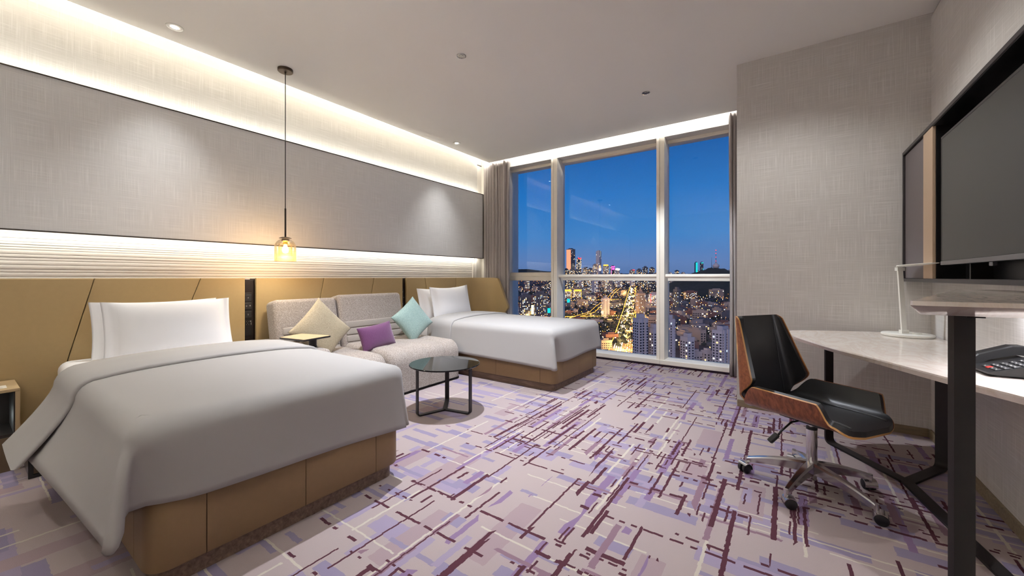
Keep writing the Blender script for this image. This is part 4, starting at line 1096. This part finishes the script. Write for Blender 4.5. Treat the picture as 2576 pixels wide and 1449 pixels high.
# raised middle of the pads
bm = B(); box(bm, -0.285, -0.255, -0.13, 0.13, 0.385, 0.402, 0.004); obj('back_bracket', bm, M['brushed'], t, world=False)
bm = B(); box(bm, -0.12, 0.12, -0.09, 0.09, 0.372, 0.402, 0.008); obj('mechanism', bm, M['black_plastic'], t, world=False)
bm = B(); lathe(bm, [(0, 0.372), (0.014, 0.372), (0.014, 0.30), (0, 0.30)], 20); obj('piston', bm, M['chrome'], t, smooth=40, world=False)
bm = B(); lathe(bm, [(0, 0.338), (0.025, 0.338), (0.026, 0.332), (0.026, 0.325), (0, 0.325)], 24); obj('collar', bm, M['black_plastic'], t, smooth=40, world=False)
bm = B(); lathe(bm, [(0, 0.326), (0.025, 0.326), (0.025, 0.075), (0.022, 0.07), (0.022, 0.055), (0, 0.052)], 28); obj('column', bm, M['chrome'], t, smooth=40, world=False)
bm = B(); tube(bm, [(-0.01, -0.05, 0.378), (-0.02, -0.13, 0.372), (-0.035, -0.19, 0.325), (-0.04, -0.20, 0.305)], 0.005, 8); lv = obj('lever', bm, M['black_plastic'], t, smooth=180, world=False)
bm = B(); box(bm, -0.014, 0.014, -0.012, 0.012, -0.055, 0.005, 0.006); bmesh.ops.transform(bm, matrix=Matrix.Translation((-0.045, -0.205, 0.305)) @ Matrix.Rotation(0.5, 4, 'Y') @ Matrix.Rotation(-0.5, 4, 'X'), verts=bm.verts)
obj('paddle', bm, M['black_plastic'], lv, world=False)
for k in range(5):
    A = math.radians(211+72*k); ca, sa = math.cos(A), math.sin(A); d = Vector((ca, sa, 0)); s = Vector((-sa, ca, 0))
    bm = B(); rows = []
    for i in range(13):
        f = i/12; r_ = 0.018+0.287*f
        zt2 = 0.150-0.022*f-0.040*f*f; hgt = 0.060*(1-f)+0.030*f; w_ = 0.026*(1-f)+0.013*f
        rows.append([bm.verts.new(d*r_+s*(w_*a)+Vector((0, 0, zt2-hgt*b))) for a, b in ((-0.6, 0), (0.6, 0), (1, 0.18), (0.75, 1), (-0.75, 1), (-1, 0.18))])
    for a, b in zip(rows[:-1], rows[1:]):
        for j in range(6): bm.faces.new((a[j], a[(j+1) % 6], b[(j+1) % 6], b[j]))
    bm.faces.new(rows[0][::-1]); bm.faces.new(rows[-1])
    arm = obj('base_arm', bm, M['chrome'], t, smooth=30, world=False)
    c = d*0.305; sw = A+(0.9, 2.2, 0.6, 1.4, 2.6)[k]
    bm = B(); tube(bm, [c+Vector((0, 0, 0.090)), c+Vector((0, 0, 0.050))], 0.010, 12); st = obj('caster_stem', bm, M['chrome'], arm, smooth=40, world=False)
    wd = Vector((math.cos(sw), math.sin(sw), 0)); ax = Vector((-wd.y, wd.x, 0)); cc = c+wd*0.016+Vector((0, 0, 0.027))
    bm = B()
    for sg in (-1, 1):
        p0 = cc+ax*sg*0.006; p1 = cc+ax*sg*0.026; tube(bm, [p0, p0+ax*sg*0.003, p1-ax*sg*0.003, p1], [0.024, 0.027, 0.027, 0.022], 20)
    obj('wheel', bm, M['black_plastic'], arm, smooth=40, world=False)
    bm = B(); rows = []
    for i in range(11):
        th = math.radians(-15+150*i/10); e = wd*(-math.cos(th))*0.031+Vector((0, 0, math.sin(th)*0.031))
        rows.append([bm.verts.new(cc+e*f+ax*y) for f, y in ((1, -0.029), (1, 0.029), (0.9, 0.029), (0.9, -0.029))])
    for a, b in zip(rows[:-1], rows[1:]):
        for j in range(4): bm.faces.new((a[j], a[(j+1) % 4], b[(j+1) % 4], b[j]))
    bm.faces.new(rows[0][::-1]); bm.faces.new(rows[-1]); obj('caster_hood', bm, M['chrome'], arm, smooth=40, world=False)

# ================================================================== THE CITY BELOW AT DUSK
FW = Vector((-math.sin(YAW), math.cos(YAW), 0)); RT = Vector((math.cos(YAW), math.sin(YAW), 0))
def GZ(t): return H-120+0.022*t                       # the ground climbs gently away from the tower
def CP(a, t, z=0.0):
    """city point: a = sideways ratio, t = distance ahead in metres, z = height above the ground"""
    return FW*t+RT*(a*t)+Vector((0, 0, GZ(t)+z))
def ra(u): return (u-1288)/988.0
sun = bpy.data.lights.new('facade_fill_sun', 'SUN'); sun.energy = 0.40; sun.color = (1.0, 0.80, 0.80); sun.angle = math.radians(40)  # fill sun added from behind the room to brighten the facades in view
so = bpy.data.objects.new('facade_fill_sun', sun); link(so)
so.rotation_euler = (math.radians(62), 0, YAW-0.5)
def cm(name, rgb, rough=0.8): return simple(name, rgb, rough, var=0.08, scale=0.05)
CM = [cm('city_concrete', (150, 144, 146)), cm('city_pale', (186, 180, 182)), cm('city_beige', (166, 148, 134)), cm('city_brick', (128, 92, 82)), cm('city_slate', (84, 88, 100)), cm('city_dark_glass', (52, 60, 76), 0.3)]
ROOF = cm('city_roof', (78, 78, 88)); TREE = cm('dark_trees', (34, 44, 42), 1.0)
WD = simple('unlit_window', (30, 36, 48), 0.2, var=0.0)
WL = [WD, emit('lit_window_warm', (255, 190, 110), 1.1, False), emit('lit_window_white', (255, 236, 205), 1.0, False), emit('lit_window_cool', (190, 225, 255), 0.8, False)]
E_OR = emit('street_lamp_orange', (255, 150, 46), 3.6, False); E_WH = emit('street_lamp_white', (255, 230, 186), 3.8, False)
E_RED = emit('red_beacon', (255, 45, 50), 1.2, False); E_CY = emit('cyan_sign', (30, 225, 225), 0.35, False); E_PK = emit('pink_sign', (255, 90, 200), 0.6, False)
E_GD = emit('golden_flood', (255, 180, 60), 0.8, False)
def block_mesh(name, w_, d_, h_, body, rr, lit=0.25, fl=3.1, bay=3.4, steps=1, dark=True, split=0, crown=None):
    """body mesh and window mesh of a building standing on z = 0, front towards -y"""
    bm = B(); box(bm, -w_/2, w_/2, -d_/2, d_/2, -20, h_)
    box(bm, -w_/2, w_/2, -d_/2, -d_/2+0.4, h_, h_+1.1); box(bm, -w_/2, w_/2, d_/2-0.4, d_/2, h_, h_+1.1); box(bm, -w_/2, -w_/2+0.4, -d_/2+0.4, d_/2-0.4, h_, h_+1.1); box(bm, w_/2-0.4, w_/2, -d_/2+0.4, d_/2-0.4, h_, h_+1.1)
    if split:
        for k in range(split):                        # projecting bays down the front
            x = -w_/2+w_*(k+0.5)/split; box(bm, x-w_/split*0.22, x+w_/split*0.22, -d_/2-1.3, -d_/2, -20, h_+2.0)
    z = h_; ww, dd = w_, d_
    for k in range(steps):
        ww *= 0.52; dd *= 0.55; hh = min(9, 2.5+0.06*h_) if steps == 1 else h_*0.09
        box(bm, -ww/2+w_*0.05*(k % 2), ww/2+w_*0.05*(k % 2), -dd/2, dd/2, z, z+hh); z += hh
    if crown == 'spire': tube(bm, [(0, 0, z), (0, 0, z+h_*0.16)], [0.9, 0.2], 6)
    for f in bm.faces:
        if f.normal.z > 0.9: f.material_index = 1
    bm.normal_update()
    for f in bm.faces:
        if f.normal.z > 0.9: f.material_index = 1
    bd = mesh_of(name, bm, [body, ROOF])
    bm = B()
    def win(p, ax, mi):
        q = [p+ax*(-bay*0.30)+Vector((0, 0, -fl*0.26)), p+ax*(bay*0.30)+Vector((0, 0, -fl*0.26)), p+ax*(bay*0.30)+Vector((0, 0, fl*0.26)), p+ax*(-bay*0.30)+Vector((0, 0, fl*0.26))]
        f = bm.faces.new([bm.verts.new(v) for v in q]); f.material_index = mi
    for ax, base, L in ((Vector((1, 0, 0)), Vector((0, -d_/2-(0.08), 0)), w_), (Vector((0, 1, 0)), Vector((w_/2+0.08, 0, 0)), d_), (Vector((0, -1, 0)), Vector((-w_/2-0.08, 0, 0)), d_)):
        nb = max(1, int(L/bay)); nf = max(1, int((h_-2)/fl))
        for i in range(nb):
            xo = (i+0.5)*L/nb-L/2; push = Vector((0, 0, 0))
            if split and ax.x == 1:
                ph = ((xo+w_/2)/w_*split) % 1.0
                if 0.28 < ph < 0.72: push = Vector((0, -1.3, 0))
            for j in range(nf):
                l = rr.random() < lit
                if not l and not dark: continue
                mi = rr.choice((1, 1, 2, 2, 3)) if l else 0
                win(base+push+ax*xo+Vector((0, 0, (j+0.6)*fl)), ax, mi)
    me = bpy.data.meshes.new(name+'_windows'); bm.to_mesh(me); bm.free()
    for m in WL: me.materials.append(m)
    return bd, me
def put_building(name, meshes, p, yaw, label, group=None, scale=(1, 1, 1)):
    o = bpy.data.objects.new(name, meshes[0]); link(o); o.location = p; o.rotation_euler = (0, 0, yaw); o.scale = scale
    tag(o, label, 'building', group)
    c = bpy.data.objects.new('windows', meshes[1]); link(c); c.parent = o; c['kind'] = 'stuff'
    return o
def extra(name, bm, mat, parent, label=None):
    me = mesh_of(name, bm, mat); c = bpy.data.objects.new(name, me); link(c); c.parent = parent
    if label: c['label'] = label
    return c
rc = random.Random(21)
# ground, sea, hills
bm = B()
NG = 40
def gfn(a, b):
    t = 60*(9000/60)**a; return CP(-0.55+1.75*b, t, 0)
grid(bm, gfn, NG, 12); struct('city_ground', bm, cm('city_ground', (58, 56, 62), 1.0))
bm = B(); grid(bm, lambda a, b: CP(-1.2+1.30*b, 5200+5200*a, 3.0), 6, 4); struct('sea', bm, simple('evening_sea', (40, 70, 110), 0.35))
def hill(name, label, a0, t0, wid, dep, h_, seed, kx=1.0):
    r_ = random.Random(seed); bm = B(); ph = [r_.uniform(0, 6) for _ in range(6)]
    def fn(p, q):
        x = -1+2*p; y = -1+2*q; rr2 = math.sqrt(x*x+y*y); e = max(0, 1-rr2)**0.9
        z = h_*e*(1+0.22*math.sin(4*x+ph[0])+0.18*math.sin(7*y+ph[1])*math.cos(5*x+ph[2]))+h_*0.035*math.sin(37*x+ph[3])*math.sin(41*y+ph[4])*(1 if e > 0.02 else 0)
        t = t0+y*dep; return FW*t+RT*(a0*t0+x*wid)+Vector((0, 0, GZ(t0)+z-4))
    grid(bm, fn, 56, 40); o = top(name, bm, TREE, label, 'hill', tuple(CP(a0, t0, -4)), smooth=180)
    return o
hill('hill', 'broad dark wooded hill rising right of the avenue behind the guard rail', ra(1790), 1900, 330, 260, 112, 4)
hill('hill', 'second dark wooded ridge running behind the broad hill at the window edge', ra(1870), 2500, 420, 300, 132, 6)
hill('hill', 'low dark coastal hills on the horizon across the bay', ra(1330), 9500, 1600, 500, 90, 9)

# avenue, side street, crossing
def road(name, label, pts, wid, mat):
    bm = B(); P = [CP(a, t, 0.6) for a, t in pts]; L = []
    for i, p in enumerate(P):
        d = (P[min(i+1, len(P)-1)]-P[max(i-1, 0)]).normalized(); s_ = Vector((d.y, -d.x, 0)).normalized()
        L.append((bm.verts.new(p-s_*wid/2), bm.verts.new(p+s_*wid/2)))
    for a, b in zip(L[:-1], L[1:]): bm.faces.new((a[0], a[1], b[1], b[0]))
    return struct(name, bm, mat)
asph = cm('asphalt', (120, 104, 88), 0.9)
AV = [(ra(1562), 520), (ra(1571), 640), (ra(1578), 800), (ra(1584), 1050), (ra(1588), 1500), (ra(1593), 2400)]
ST = [(ra(1440), 880), (ra(1490), 1000), (ra(1530), 1400), (ra(1556), 2200)]
CR = [(ra(1300), 900), (ra(1412), 905), (ra(1500), 915), (ra(1640), 930)]
CR2 = [(ra(1415), 1350), (ra(1500), 1380), (ra(1560), 1420)]
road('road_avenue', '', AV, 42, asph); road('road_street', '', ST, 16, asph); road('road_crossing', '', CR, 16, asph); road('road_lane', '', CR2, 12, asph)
def along(pts, f):
    n_ = len(pts)-1; x = f*n_; i = min(int(x), n_-1); k = x-i
    return (pts[i][0]*(1-k)+pts[i+1][0]*k, pts[i][1]*(1-k)+pts[i+1][1]*k)
def octa(bm, p, r, mi=0):
    v = [bm.verts.new(p+Vector(d)*r) for d in ((1, 0, 0), (0, 1, 0), (-1, 0, 0), (0, -1, 0), (0, 0, 1), (0, 0, -1))]
    for a, b in ((0, 1), (1, 2), (2, 3), (3, 0)):
        bm.faces.new((v[a], v[b], v[4])).material_index = mi; bm.faces.new((v[b], v[a], v[5])).material_index = mi
bm = B()
for pts, n_, off in ((AV, 170, 17), (ST, 70, 7), (CR, 80, 7), (CR2, 30, 5)):
    for k in range(n_):
        a, t = along(pts, (k+0.5)/n_)
        for sg in (-1, 1): octa(bm, CP(a+sg*off/t, t, 9), 0.40+0.00025*t)
me = mesh_of('street_lamps', bm, E_OR); o = link(bpy.data.objects.new('street_lamps', me)); o['kind'] = 'stuff'; tag(o, 'strings of orange street lamps along the avenue and side streets', 'street lamps')
bm = B()
for k in range(1300):
    a, t = along(AV, rc.random()**1.1); sg = rc.choice((-1, 1)); ln = rc.choice((3, 6.5, 10, 13.5))
    p = CP(a+sg*ln/t, t, 1.4); octa(bm, p, rc.uniform(0.3, 0.7)+0.0003*t, 0 if sg < 0 else rc.choice((0, 1, 1, 2)))
me = mesh_of('car_lights', bm, [E_WH, E_OR, E_RED]); o = link(bpy.data.objects.new('car_lights', me)); o['kind'] = 'stuff'; tag(o, 'head and tail lights of traffic crowding the bright avenue', 'traffic lights')
for pts, n_, en in ((AV, 16, 44000), (ST, 5, 26000), (CR, 6, 20000)):
    for k in range(n_):
        a, t = along(pts, (k+0.5)/n_); p = bpy.data.lights.new('street_light_lamp', 'POINT'); p.energy = en*(t/800.0)**0.6; p.color = (1.0, 0.56, 0.18); p.shadow_soft_size = 4
        q = bpy.data.objects.new('street_light_lamp', p); link(q); q.location = CP(a, t, 9)
bm = B()
for k in range(1500):
    t = 620*(4200/620)**rc.random(); u = rc.uniform(1285, 1850); octa(bm, CP(ra(u), t, rc.uniform(4, 22)), (0.22+0.00030*t)*rc.uniform(0.5, 1.5), rc.choice((0, 0, 0, 1, 1)))
me = mesh_of('city_lamps', bm, [E_OR, E_WH]); o = link(bpy.data.objects.new('city_lamps', me)); o['kind'] = 'stuff'; tag(o, 'scattered warm lamps among the low roofs of the city', 'city lamps')
bm = B()
for k in range(70): octa(bm, CP(ra(rc.uniform(1345, 1388)), 9000, rc.uniform(6, 14)), rc.uniform(4, 8), rc.choice((0, 1)))
me = mesh_of('shore_lamps', bm, [E_OR, E_WH]); o = link(bpy.data.objects.new('shore_lamps', me)); o['kind'] = 'stuff'; tag(o, 'thin line of lights along the far shore of the bay', 'shore lamps')
bm = B()
for k in range(2600):
    t = 600*(3000/600)**rc.random(); u = rc.uniform(1285, 1850); p = CP(ra(u), t, rc.uniform(2, 7)); r_ = rc.uniform(3, 7)
    v = [bm.verts.new(p+Vector((math.cos(q*PI/3)*r_, math.sin(q*PI/3)*r_, rc.uniform(-3, 0)))) for q in range(6)]; tp = bm.verts.new(p+Vector((0, 0, r_*0.8)))
    for q in range(6): bm.faces.new((v[q], v[(q+1) % 6], tp))
me = mesh_of('street_trees', bm, TREE); o = link(bpy.data.objects.new('street_trees', me)); o['kind'] = 'stuff'; tag(o, 'dark tree crowns filling the gaps between the low roofs', 'trees')

# --- landmarks: (name, label, u, distance, width m, depth m, height m, yaw, body, options)
def tower(label, u, t, w_, d_, h_, yaw=0.0, body=1, lit=0.25, name='tower', group=None, **kw):
    ms = block_mesh(name, w_, d_, h_, CM[body], rc, lit, **kw)
    return put_building(name, ms, CP(ra(u), t), YAW+yaw, label, group)
o = tower('slender skyscraper with one side lit peach and the other dark, tallest on the skyline', 1436, 3500, 62, 50, 290, 0.75, 4, 0.05, bay=8, fl=7, dark=False)
bm = B(); box(bm, -31.6, -31.0, -24, 24, 30, 286); extra('lit_face', bm, emit('peach_flood', (255, 158, 118), 0.42, False), o, 'peach floodlit side')
o = tower('dark lattice tower with a red lit top beside the peach skyscraper', 1456, 3300, 32, 30, 200, 0.4, 5, 0.45, bay=6, fl=6)
bm = B(); box(bm, -14, 14, -16, -15, 198, 206); box(bm, -15, -13, -15, -13, 200, 214); box(bm, 11, 13, -15, -13, 200, 212); extra('beacon', bm, E_RED, o)
o = tower('silver skyscraper with a rounded top standing alone right of the peach one', 1506, 3600, 36, 36, 276, 0.8, 1, 0.04, bay=8, fl=8, dark=False)
bm = B(); box(bm, -6, 6, -18.6, -18.0, 230, 280); extra('lit_face', bm, emit('white_flood', (200, 215, 220), 0.14, False), o)
for k, (u, v_, w_, h_, txt) in enumerate(((1424, 3000, 36, 112, 'dark slab at the left foot of the peach skyscraper'), (1438, 3020, 34, 108, 'dark slab just right of the peach skyscraper foot'), (1452, 2900, 44, 106, 'dark wide slab below the red topped tower'), (1474, 3000, 44, 122, 'broad dark block, many lit windows, left of the silver skyscraper'), (1486, 3100, 26, 116, 'narrow dark block with lit windows left of the silver skyscraper'), (1497, 3300, 30, 150, 'pale stepped tower at the left side of the silver skyscraper'))):
    tower('skyline ' + txt if False else txt, u, v_, w_, 30, h_, 0.2, (5, 4, 5, 4, 4, 2)[k], 0.3, fl=5, bay=5, steps=1)
o = tower('tower with a golden crown right of the silver skyscraper', 1524, 3300, 38, 34, 140, 0.2, 2, 0.3, fl=5, bay=5)
bm = B(); box(bm, -15, 15, -15, 15, 141, 152); extra('crown', bm, E_GD, o)
o = tower('tower edged in pink and white neon on the skyline', 1541, 3200, 30, 26, 136, 0.1, 5, 0.2, fl=5, bay=5)
bm = B(); box(bm, -15.5, -13, -14, -13.2, 20, 138); box(bm, -15, 15, -14, -13.2, 130, 138); box(bm, -8, 12, -14, -13.2, 108, 126); extra('neon', bm, E_PK, o)
o = tower('tower with a glowing white roof beside the pink neon one', 1552, 3150, 34, 28, 114, 0.1, 1, 0.3, fl=5, bay=5)
bm = B(); box(bm, -17, 17, -15, -14.2, 108, 118); extra('lit_roof', bm, emit('white_roof_light', (235, 255, 250), 3.0, False), o)
for u, h_, txt in ((1590, 104, 'brown block with a red roof sign'), (1623, 128, 'pale tower with a small lit cupola'), (1640, 122, 'tall blue-grey twin slab'), (1608, 110, 'low blue-grey tower')):
    o = tower(txt + ' on the skyline left of the second mullion', u, 3100, 32, 26, h_, 0.2, 2 if 'brown' in txt else 4, 0.2, fl=5, bay=5, crown='spire' if 'cupola' in txt else None)
    if 'red' in txt:
        bm = B(); box(bm, 0, 15, -14, -13, h_+1, h_+6); extra('roof_sign', bm, E_RED, o)
o = tower('cyan lit tower on the skyline left of the television tower', 1751, 3600, 20, 20, 172, 0.1, 5, 0.0, fl=5, bay=5, dark=False)
bm = B(); box(bm, -9, 9, -10.8, -10.1, 85, 174); extra('lit_face', bm, E_CY, o)
o = tower('dark blue tower with a cyan edge beside the cyan lit one', 1765, 3600, 22, 20, 172, 0.1, 5, 0.1, fl=5, bay=5)
bm = B(); box(bm, 7, 11, -10.8, -10.1, 70, 120); box(bm, -11, 11, -10.8, -10.1, 166, 174); extra('neon', bm, E_CY, o)
def mast(label, u, t, h_, r0, pods):
    p = CP(ra(u), t); th_ = thing('television_tower', label, 'tower', tuple(p))
    bm = B(); lathe(bm, [(r0, -30), (r0*0.55, h_*0.35), (r0*0.5, h_*0.66), (0, h_*0.66)], 12, p.x, p.y); bmesh.ops.translate(bm, verts=bm.verts, vec=(0, 0, p.z)); obj('shaft', bm, CM[1] if pods > 1 else CM[4], th_)
    bm = B(); lathe(bm, [(0, h_*0.50), (r0*1.1, h_*0.52), (r0*1.5, h_*0.56), (r0*1.4, h_*0.60), (r0*0.6, h_*0.63), (0, h_*0.63)], 14, p.x, p.y); bmesh.ops.translate(bm, verts=bm.verts, vec=(0, 0, p.z)); obj('pod', bm, CM[1] if pods > 1 else CM[5], th_)
    bm = B(); lathe(bm, [(1.8, h_*0.63), (0.9, h_*0.85), (0.5, h_), (0, h_)], 8, p.x, p.y); bmesh.ops.translate(bm, verts=bm.verts, vec=(0, 0, p.z)); obj('antenna', bm, CM[4], th_)
    if pods > 1:
        bm = B()
        for f in (0.70, 0.80, 0.90, 0.98): octa(bm, p+Vector((0, 0, h_*f)), 3.2)
        obj('beacon', bm, E_RED, th_)
mast('pale television tower with red lights up its mast above the hill', 1801, 2400, 236, 13, 2)
mast('darker needle tower with one pod left of the pale television tower', 1790, 2550, 192, 7, 1)
tower('left one of the twin residential towers with a pale strip, below the left window bay', 1322, 912, 24, 16, 57, 0.1, 4, 0.3, split=3, name='tower')
tower('right one of the twin residential towers with a pale central strip, by the first mullion', 1360, 912, 30, 16, 61, 0.1, 4, 0.3, split=4, name='tower')
tower('low pale gridded block in the lower left corner of the window', 1296, 850, 13, 14, 36, 0.15, 1, 0.25, fl=2.8)
def sign(label, u, t, w_, h_, z, mat):
    p = CP(ra(u), t, z); th_ = thing('sign_board', label, 'sign', tuple(CP(ra(u), t)))
    M2 = Matrix.Translation(p) @ Matrix.Rotation(YAW, 4, 'Z')
    bm = B(); box(bm, -w_/2, w_/2, -0.5, 0.5, 0, h_); bmesh.ops.transform(bm, matrix=M2, verts=bm.verts); obj('screen', bm, mat, th_)
    bm = B(); box(bm, -w_/2, w_/2, 0.6, 3, -z-10, h_*0.98); bmesh.ops.transform(bm, matrix=M2, verts=bm.verts); obj('support', bm, CM[4], th_)
sign('cyan lit screen right of the twin residential towers', 1381, 900, 7, 11, 18, E_CY)
sign('cyan lit screen below the golden pair of hotels', 1430, 1150, 8, 11, 20, E_CY)
sign('tall yellow-white lit sign between the twin residential towers', 1341, 960, 8, 22, 8, emit('yellow_sign', (255, 240, 170), 2.2, False))
for u, txt in ((1427, 'left one of the golden floodlit hotel pair'), (1452, 'right one of the golden floodlit hotel pair')):
    o = tower(txt + ' behind the tree park', u, 1500, 28, 18, 38, 0.1, 2, 0.5, bay=4, fl=4)
    bm = B(); box(bm, -14, 14, -9.6, -9.2, 33, 39.5); box(bm, -14, -13, -9.6, -9.2, 0, 38); box(bm, 13, 14, -9.6, -9.2, 0, 38); extra('flood_strip', bm, E_GD, o)
o = tower('ornate stepped stone tower right of the avenue', 1611, 1000, 19, 16, 56, 0.25, 2, 0.08, steps=3, bay=2.6, crown='spire')
tower('white high tower in front of the ornate stone tower', 1611, 450, 12.5, 12, 62, 0.25, 1, 0.03, split=2)
tower('white apartment tower cut by the second mullion', 1645, 450, 9.5, 12, 51, 0.25, 1, 0.03)
tower('white apartment tower showing just right of the second mullion', 1684, 450, 7, 12, 61, 0.25, 1, 0.04, split=1)
tower('narrow white apartment tower in the middle of the right window bay', 1729, 450, 9.5, 12, 41, 0.30, 1, 0.10)
tower('broad white apartment slab with many lit windows behind the office chair', 1818, 450, 22, 12, 49, 0.55, 1, 0.18, split=3)
tower('low white flat-roofed block at the foot of the narrow tower', 1748, 470, 13, 10, 20, 0.30, 1, 0.08)
tower('low white flat-roofed block beside the broad slab', 1779, 470, 10, 10, 21, 0.30, 1, 0.12)
o = tower('gridded office block with a red neon edge by the second mullion', 1643, 1100, 20, 14, 48, 0.1, 1, 0.6, bay=2.4, fl=2.8)
bm = B(); box(bm, -10.6, -9.4, -7.6, -7.1, 0, 49); extra('neon', bm, E_RED, o)
tower('tall thin slab tower standing alone in the right window bay', 1703, 1000, 12, 14, 66, 0.35, 4, 0.12, split=1)
tower('dark low mall with a row of lit windows right of the ornate tower', 1638, 880, 26, 14, 16, 0.1, 5, 0.4)
tower('blue-white residential tower beside the side street', 1523, 960, 16, 14, 46, 0.2, 1, 0.15, steps=2, split=2)
tower('grand pale palace-like building on the hillside', 1802, 1600, 52, 20, 34, 0.1, 2, 0.15, bay=5, fl=6)
tower('large warm lit brick block below the hill', 1737, 1500, 46, 18, 32, 0.1, 3, 0.3)
o = tower('red-lit brick mansion row left of the avenue foot', 1535, 640, 22, 14, 13, 0.2, 3, 0.25)
o = tower('pale stone block with small windows left of the avenue foot', 1522, 590, 17, 12, 12, 0.2, 2, 0.12)

# --- the countless lesser roofs, built one by one from a few kinds
HUE = ('grey', 'white', 'beige', 'brick-red', 'slate-grey', 'dark glassy')
kinds = []
for k in range(16):
    w_ = rc.uniform(14, 34); d_ = rc.uniform(10, 16); h_ = rc.uniform(10, 22); b_ = (0, 2, 3, 3, 4, 4, 2, 0)[k % 8]
    kinds.append((block_mesh('low_block', w_, d_, h_, CM[b_], rc, rc.uniform(0.10, 0.30), fl=3.4, bay=4.4, dark=(k % 2 == 0)), max(w_, d_), HUE[b_]))
tall = []
for k in range(12):
    w_ = rc.uniform(18, 40); d_ = rc.uniform(16, 26); h_ = rc.uniform(50, 105); b_ = (0, 4, 5, 4, 2, 1)[k % 6]
    tall.append((block_mesh('high_block', w_, d_, h_, CM[b_], rc, rc.uniform(0.2, 0.4), fl=5.5, bay=6.0), max(w_, d_), HUE[b_]))
taken = []
def near_road(a, t, pad):
    for pts, wd in ((AV, 24), (ST, 11), (CR, 11), (CR2, 9)):
        for i in range(25):
            ar, tr_ = along(pts, i/24)
            if abs(tr_-t) < 45 and abs(ar*tr_-a*t) < wd+pad: return True
    return False
zones = (('low %s buildings left of the avenue', 'low %s city building among dark roofs left of the bright avenue', 1295, 1572, 640, 2400, 110),
         ('low %s buildings between the avenue and the hill', 'low %s city building among dark roofs right of the bright avenue', 1600, 1845, 560, 1650, 120))
for grp, lab, u0, u1, t0, t1, cnt in zones:
    n_ = 0; tries = 0
    while n_ < cnt and tries < 9000:
        tries += 1; t_ = t0*(t1/t0)**(rc.random()**0.85); u = rc.uniform(u0, u1); a = ra(u); ms, sz, hue = rc.choice(kinds)
        x = a*t_
        if near_road(a, t_, sz*0.6): continue
        if any(((x-hx)/(hw+sz))**2+((t_-ht)/(hd_+sz))**2 < 1.1 for hx, ht, hw, hd_ in ((ra(1790)*1900, 1900, 330, 260), (ra(1870)*2500, 2500, 420, 300))): continue
        if t_ > 1250 and u > 1690: continue
        if any(abs(x-x2) < (sz+s2)*0.46 and abs(t_-t2) < (sz+s2)*0.46 for x2, t2, s2 in taken): continue
        taken.append((x, t_, sz)); n_ += 1
        put_building('city_block', ms, CP(a, t_), YAW+rc.choice((0.15, 0.25, 1.7, 1.8, -0.3)), lab % hue, grp % hue, (rc.uniform(0.85, 1.15), 1, rc.uniform(0.7, 1.25)))
for grp, lab, u0, u1, t0, t1, cnt in (('high %s blocks of the middle distance', 'high %s city block with lit windows in the middle distance below the rails', 1290, 1700, 1900, 3000, 34), ('high %s blocks on the far skyline', 'far high %s block with lit windows along the skyline', 1400, 1850, 3000, 4600, 88)):
    n_ = 0; tries = 0
    while n_ < cnt and tries < 4000:
        tries += 1; t_ = rc.uniform(t0, t1); u = rc.uniform(u0, u1); a = ra(u); ms, sz, hue = rc.choice(tall); x = a*t_
        if u < 1400 and t_ > 2300: continue
        if near_road(a, t_, sz*0.6): continue
        if any(((x-hx)/(hw+sz))**2+((t_-ht)/(hd_+sz))**2 < 1.1 for hx, ht, hw, hd_ in ((ra(1790)*1900, 1900, 330, 260), (ra(1870)*2500, 2500, 420, 300))): continue
        if any(abs(x-x2) < (sz+s2)*0.5 and abs(t_-t2) < (sz+s2)*0.5 for x2, t2, s2 in taken): continue
        taken.append((x, t_, sz)); n_ += 1
        put_building('city_tower', ms, CP(a, t_), YAW+rc.choice((0.1, 0.2, 1.7, -0.3)), lab % hue, grp % hue, (1, 1, rc.uniform(0.55, 1.1)))
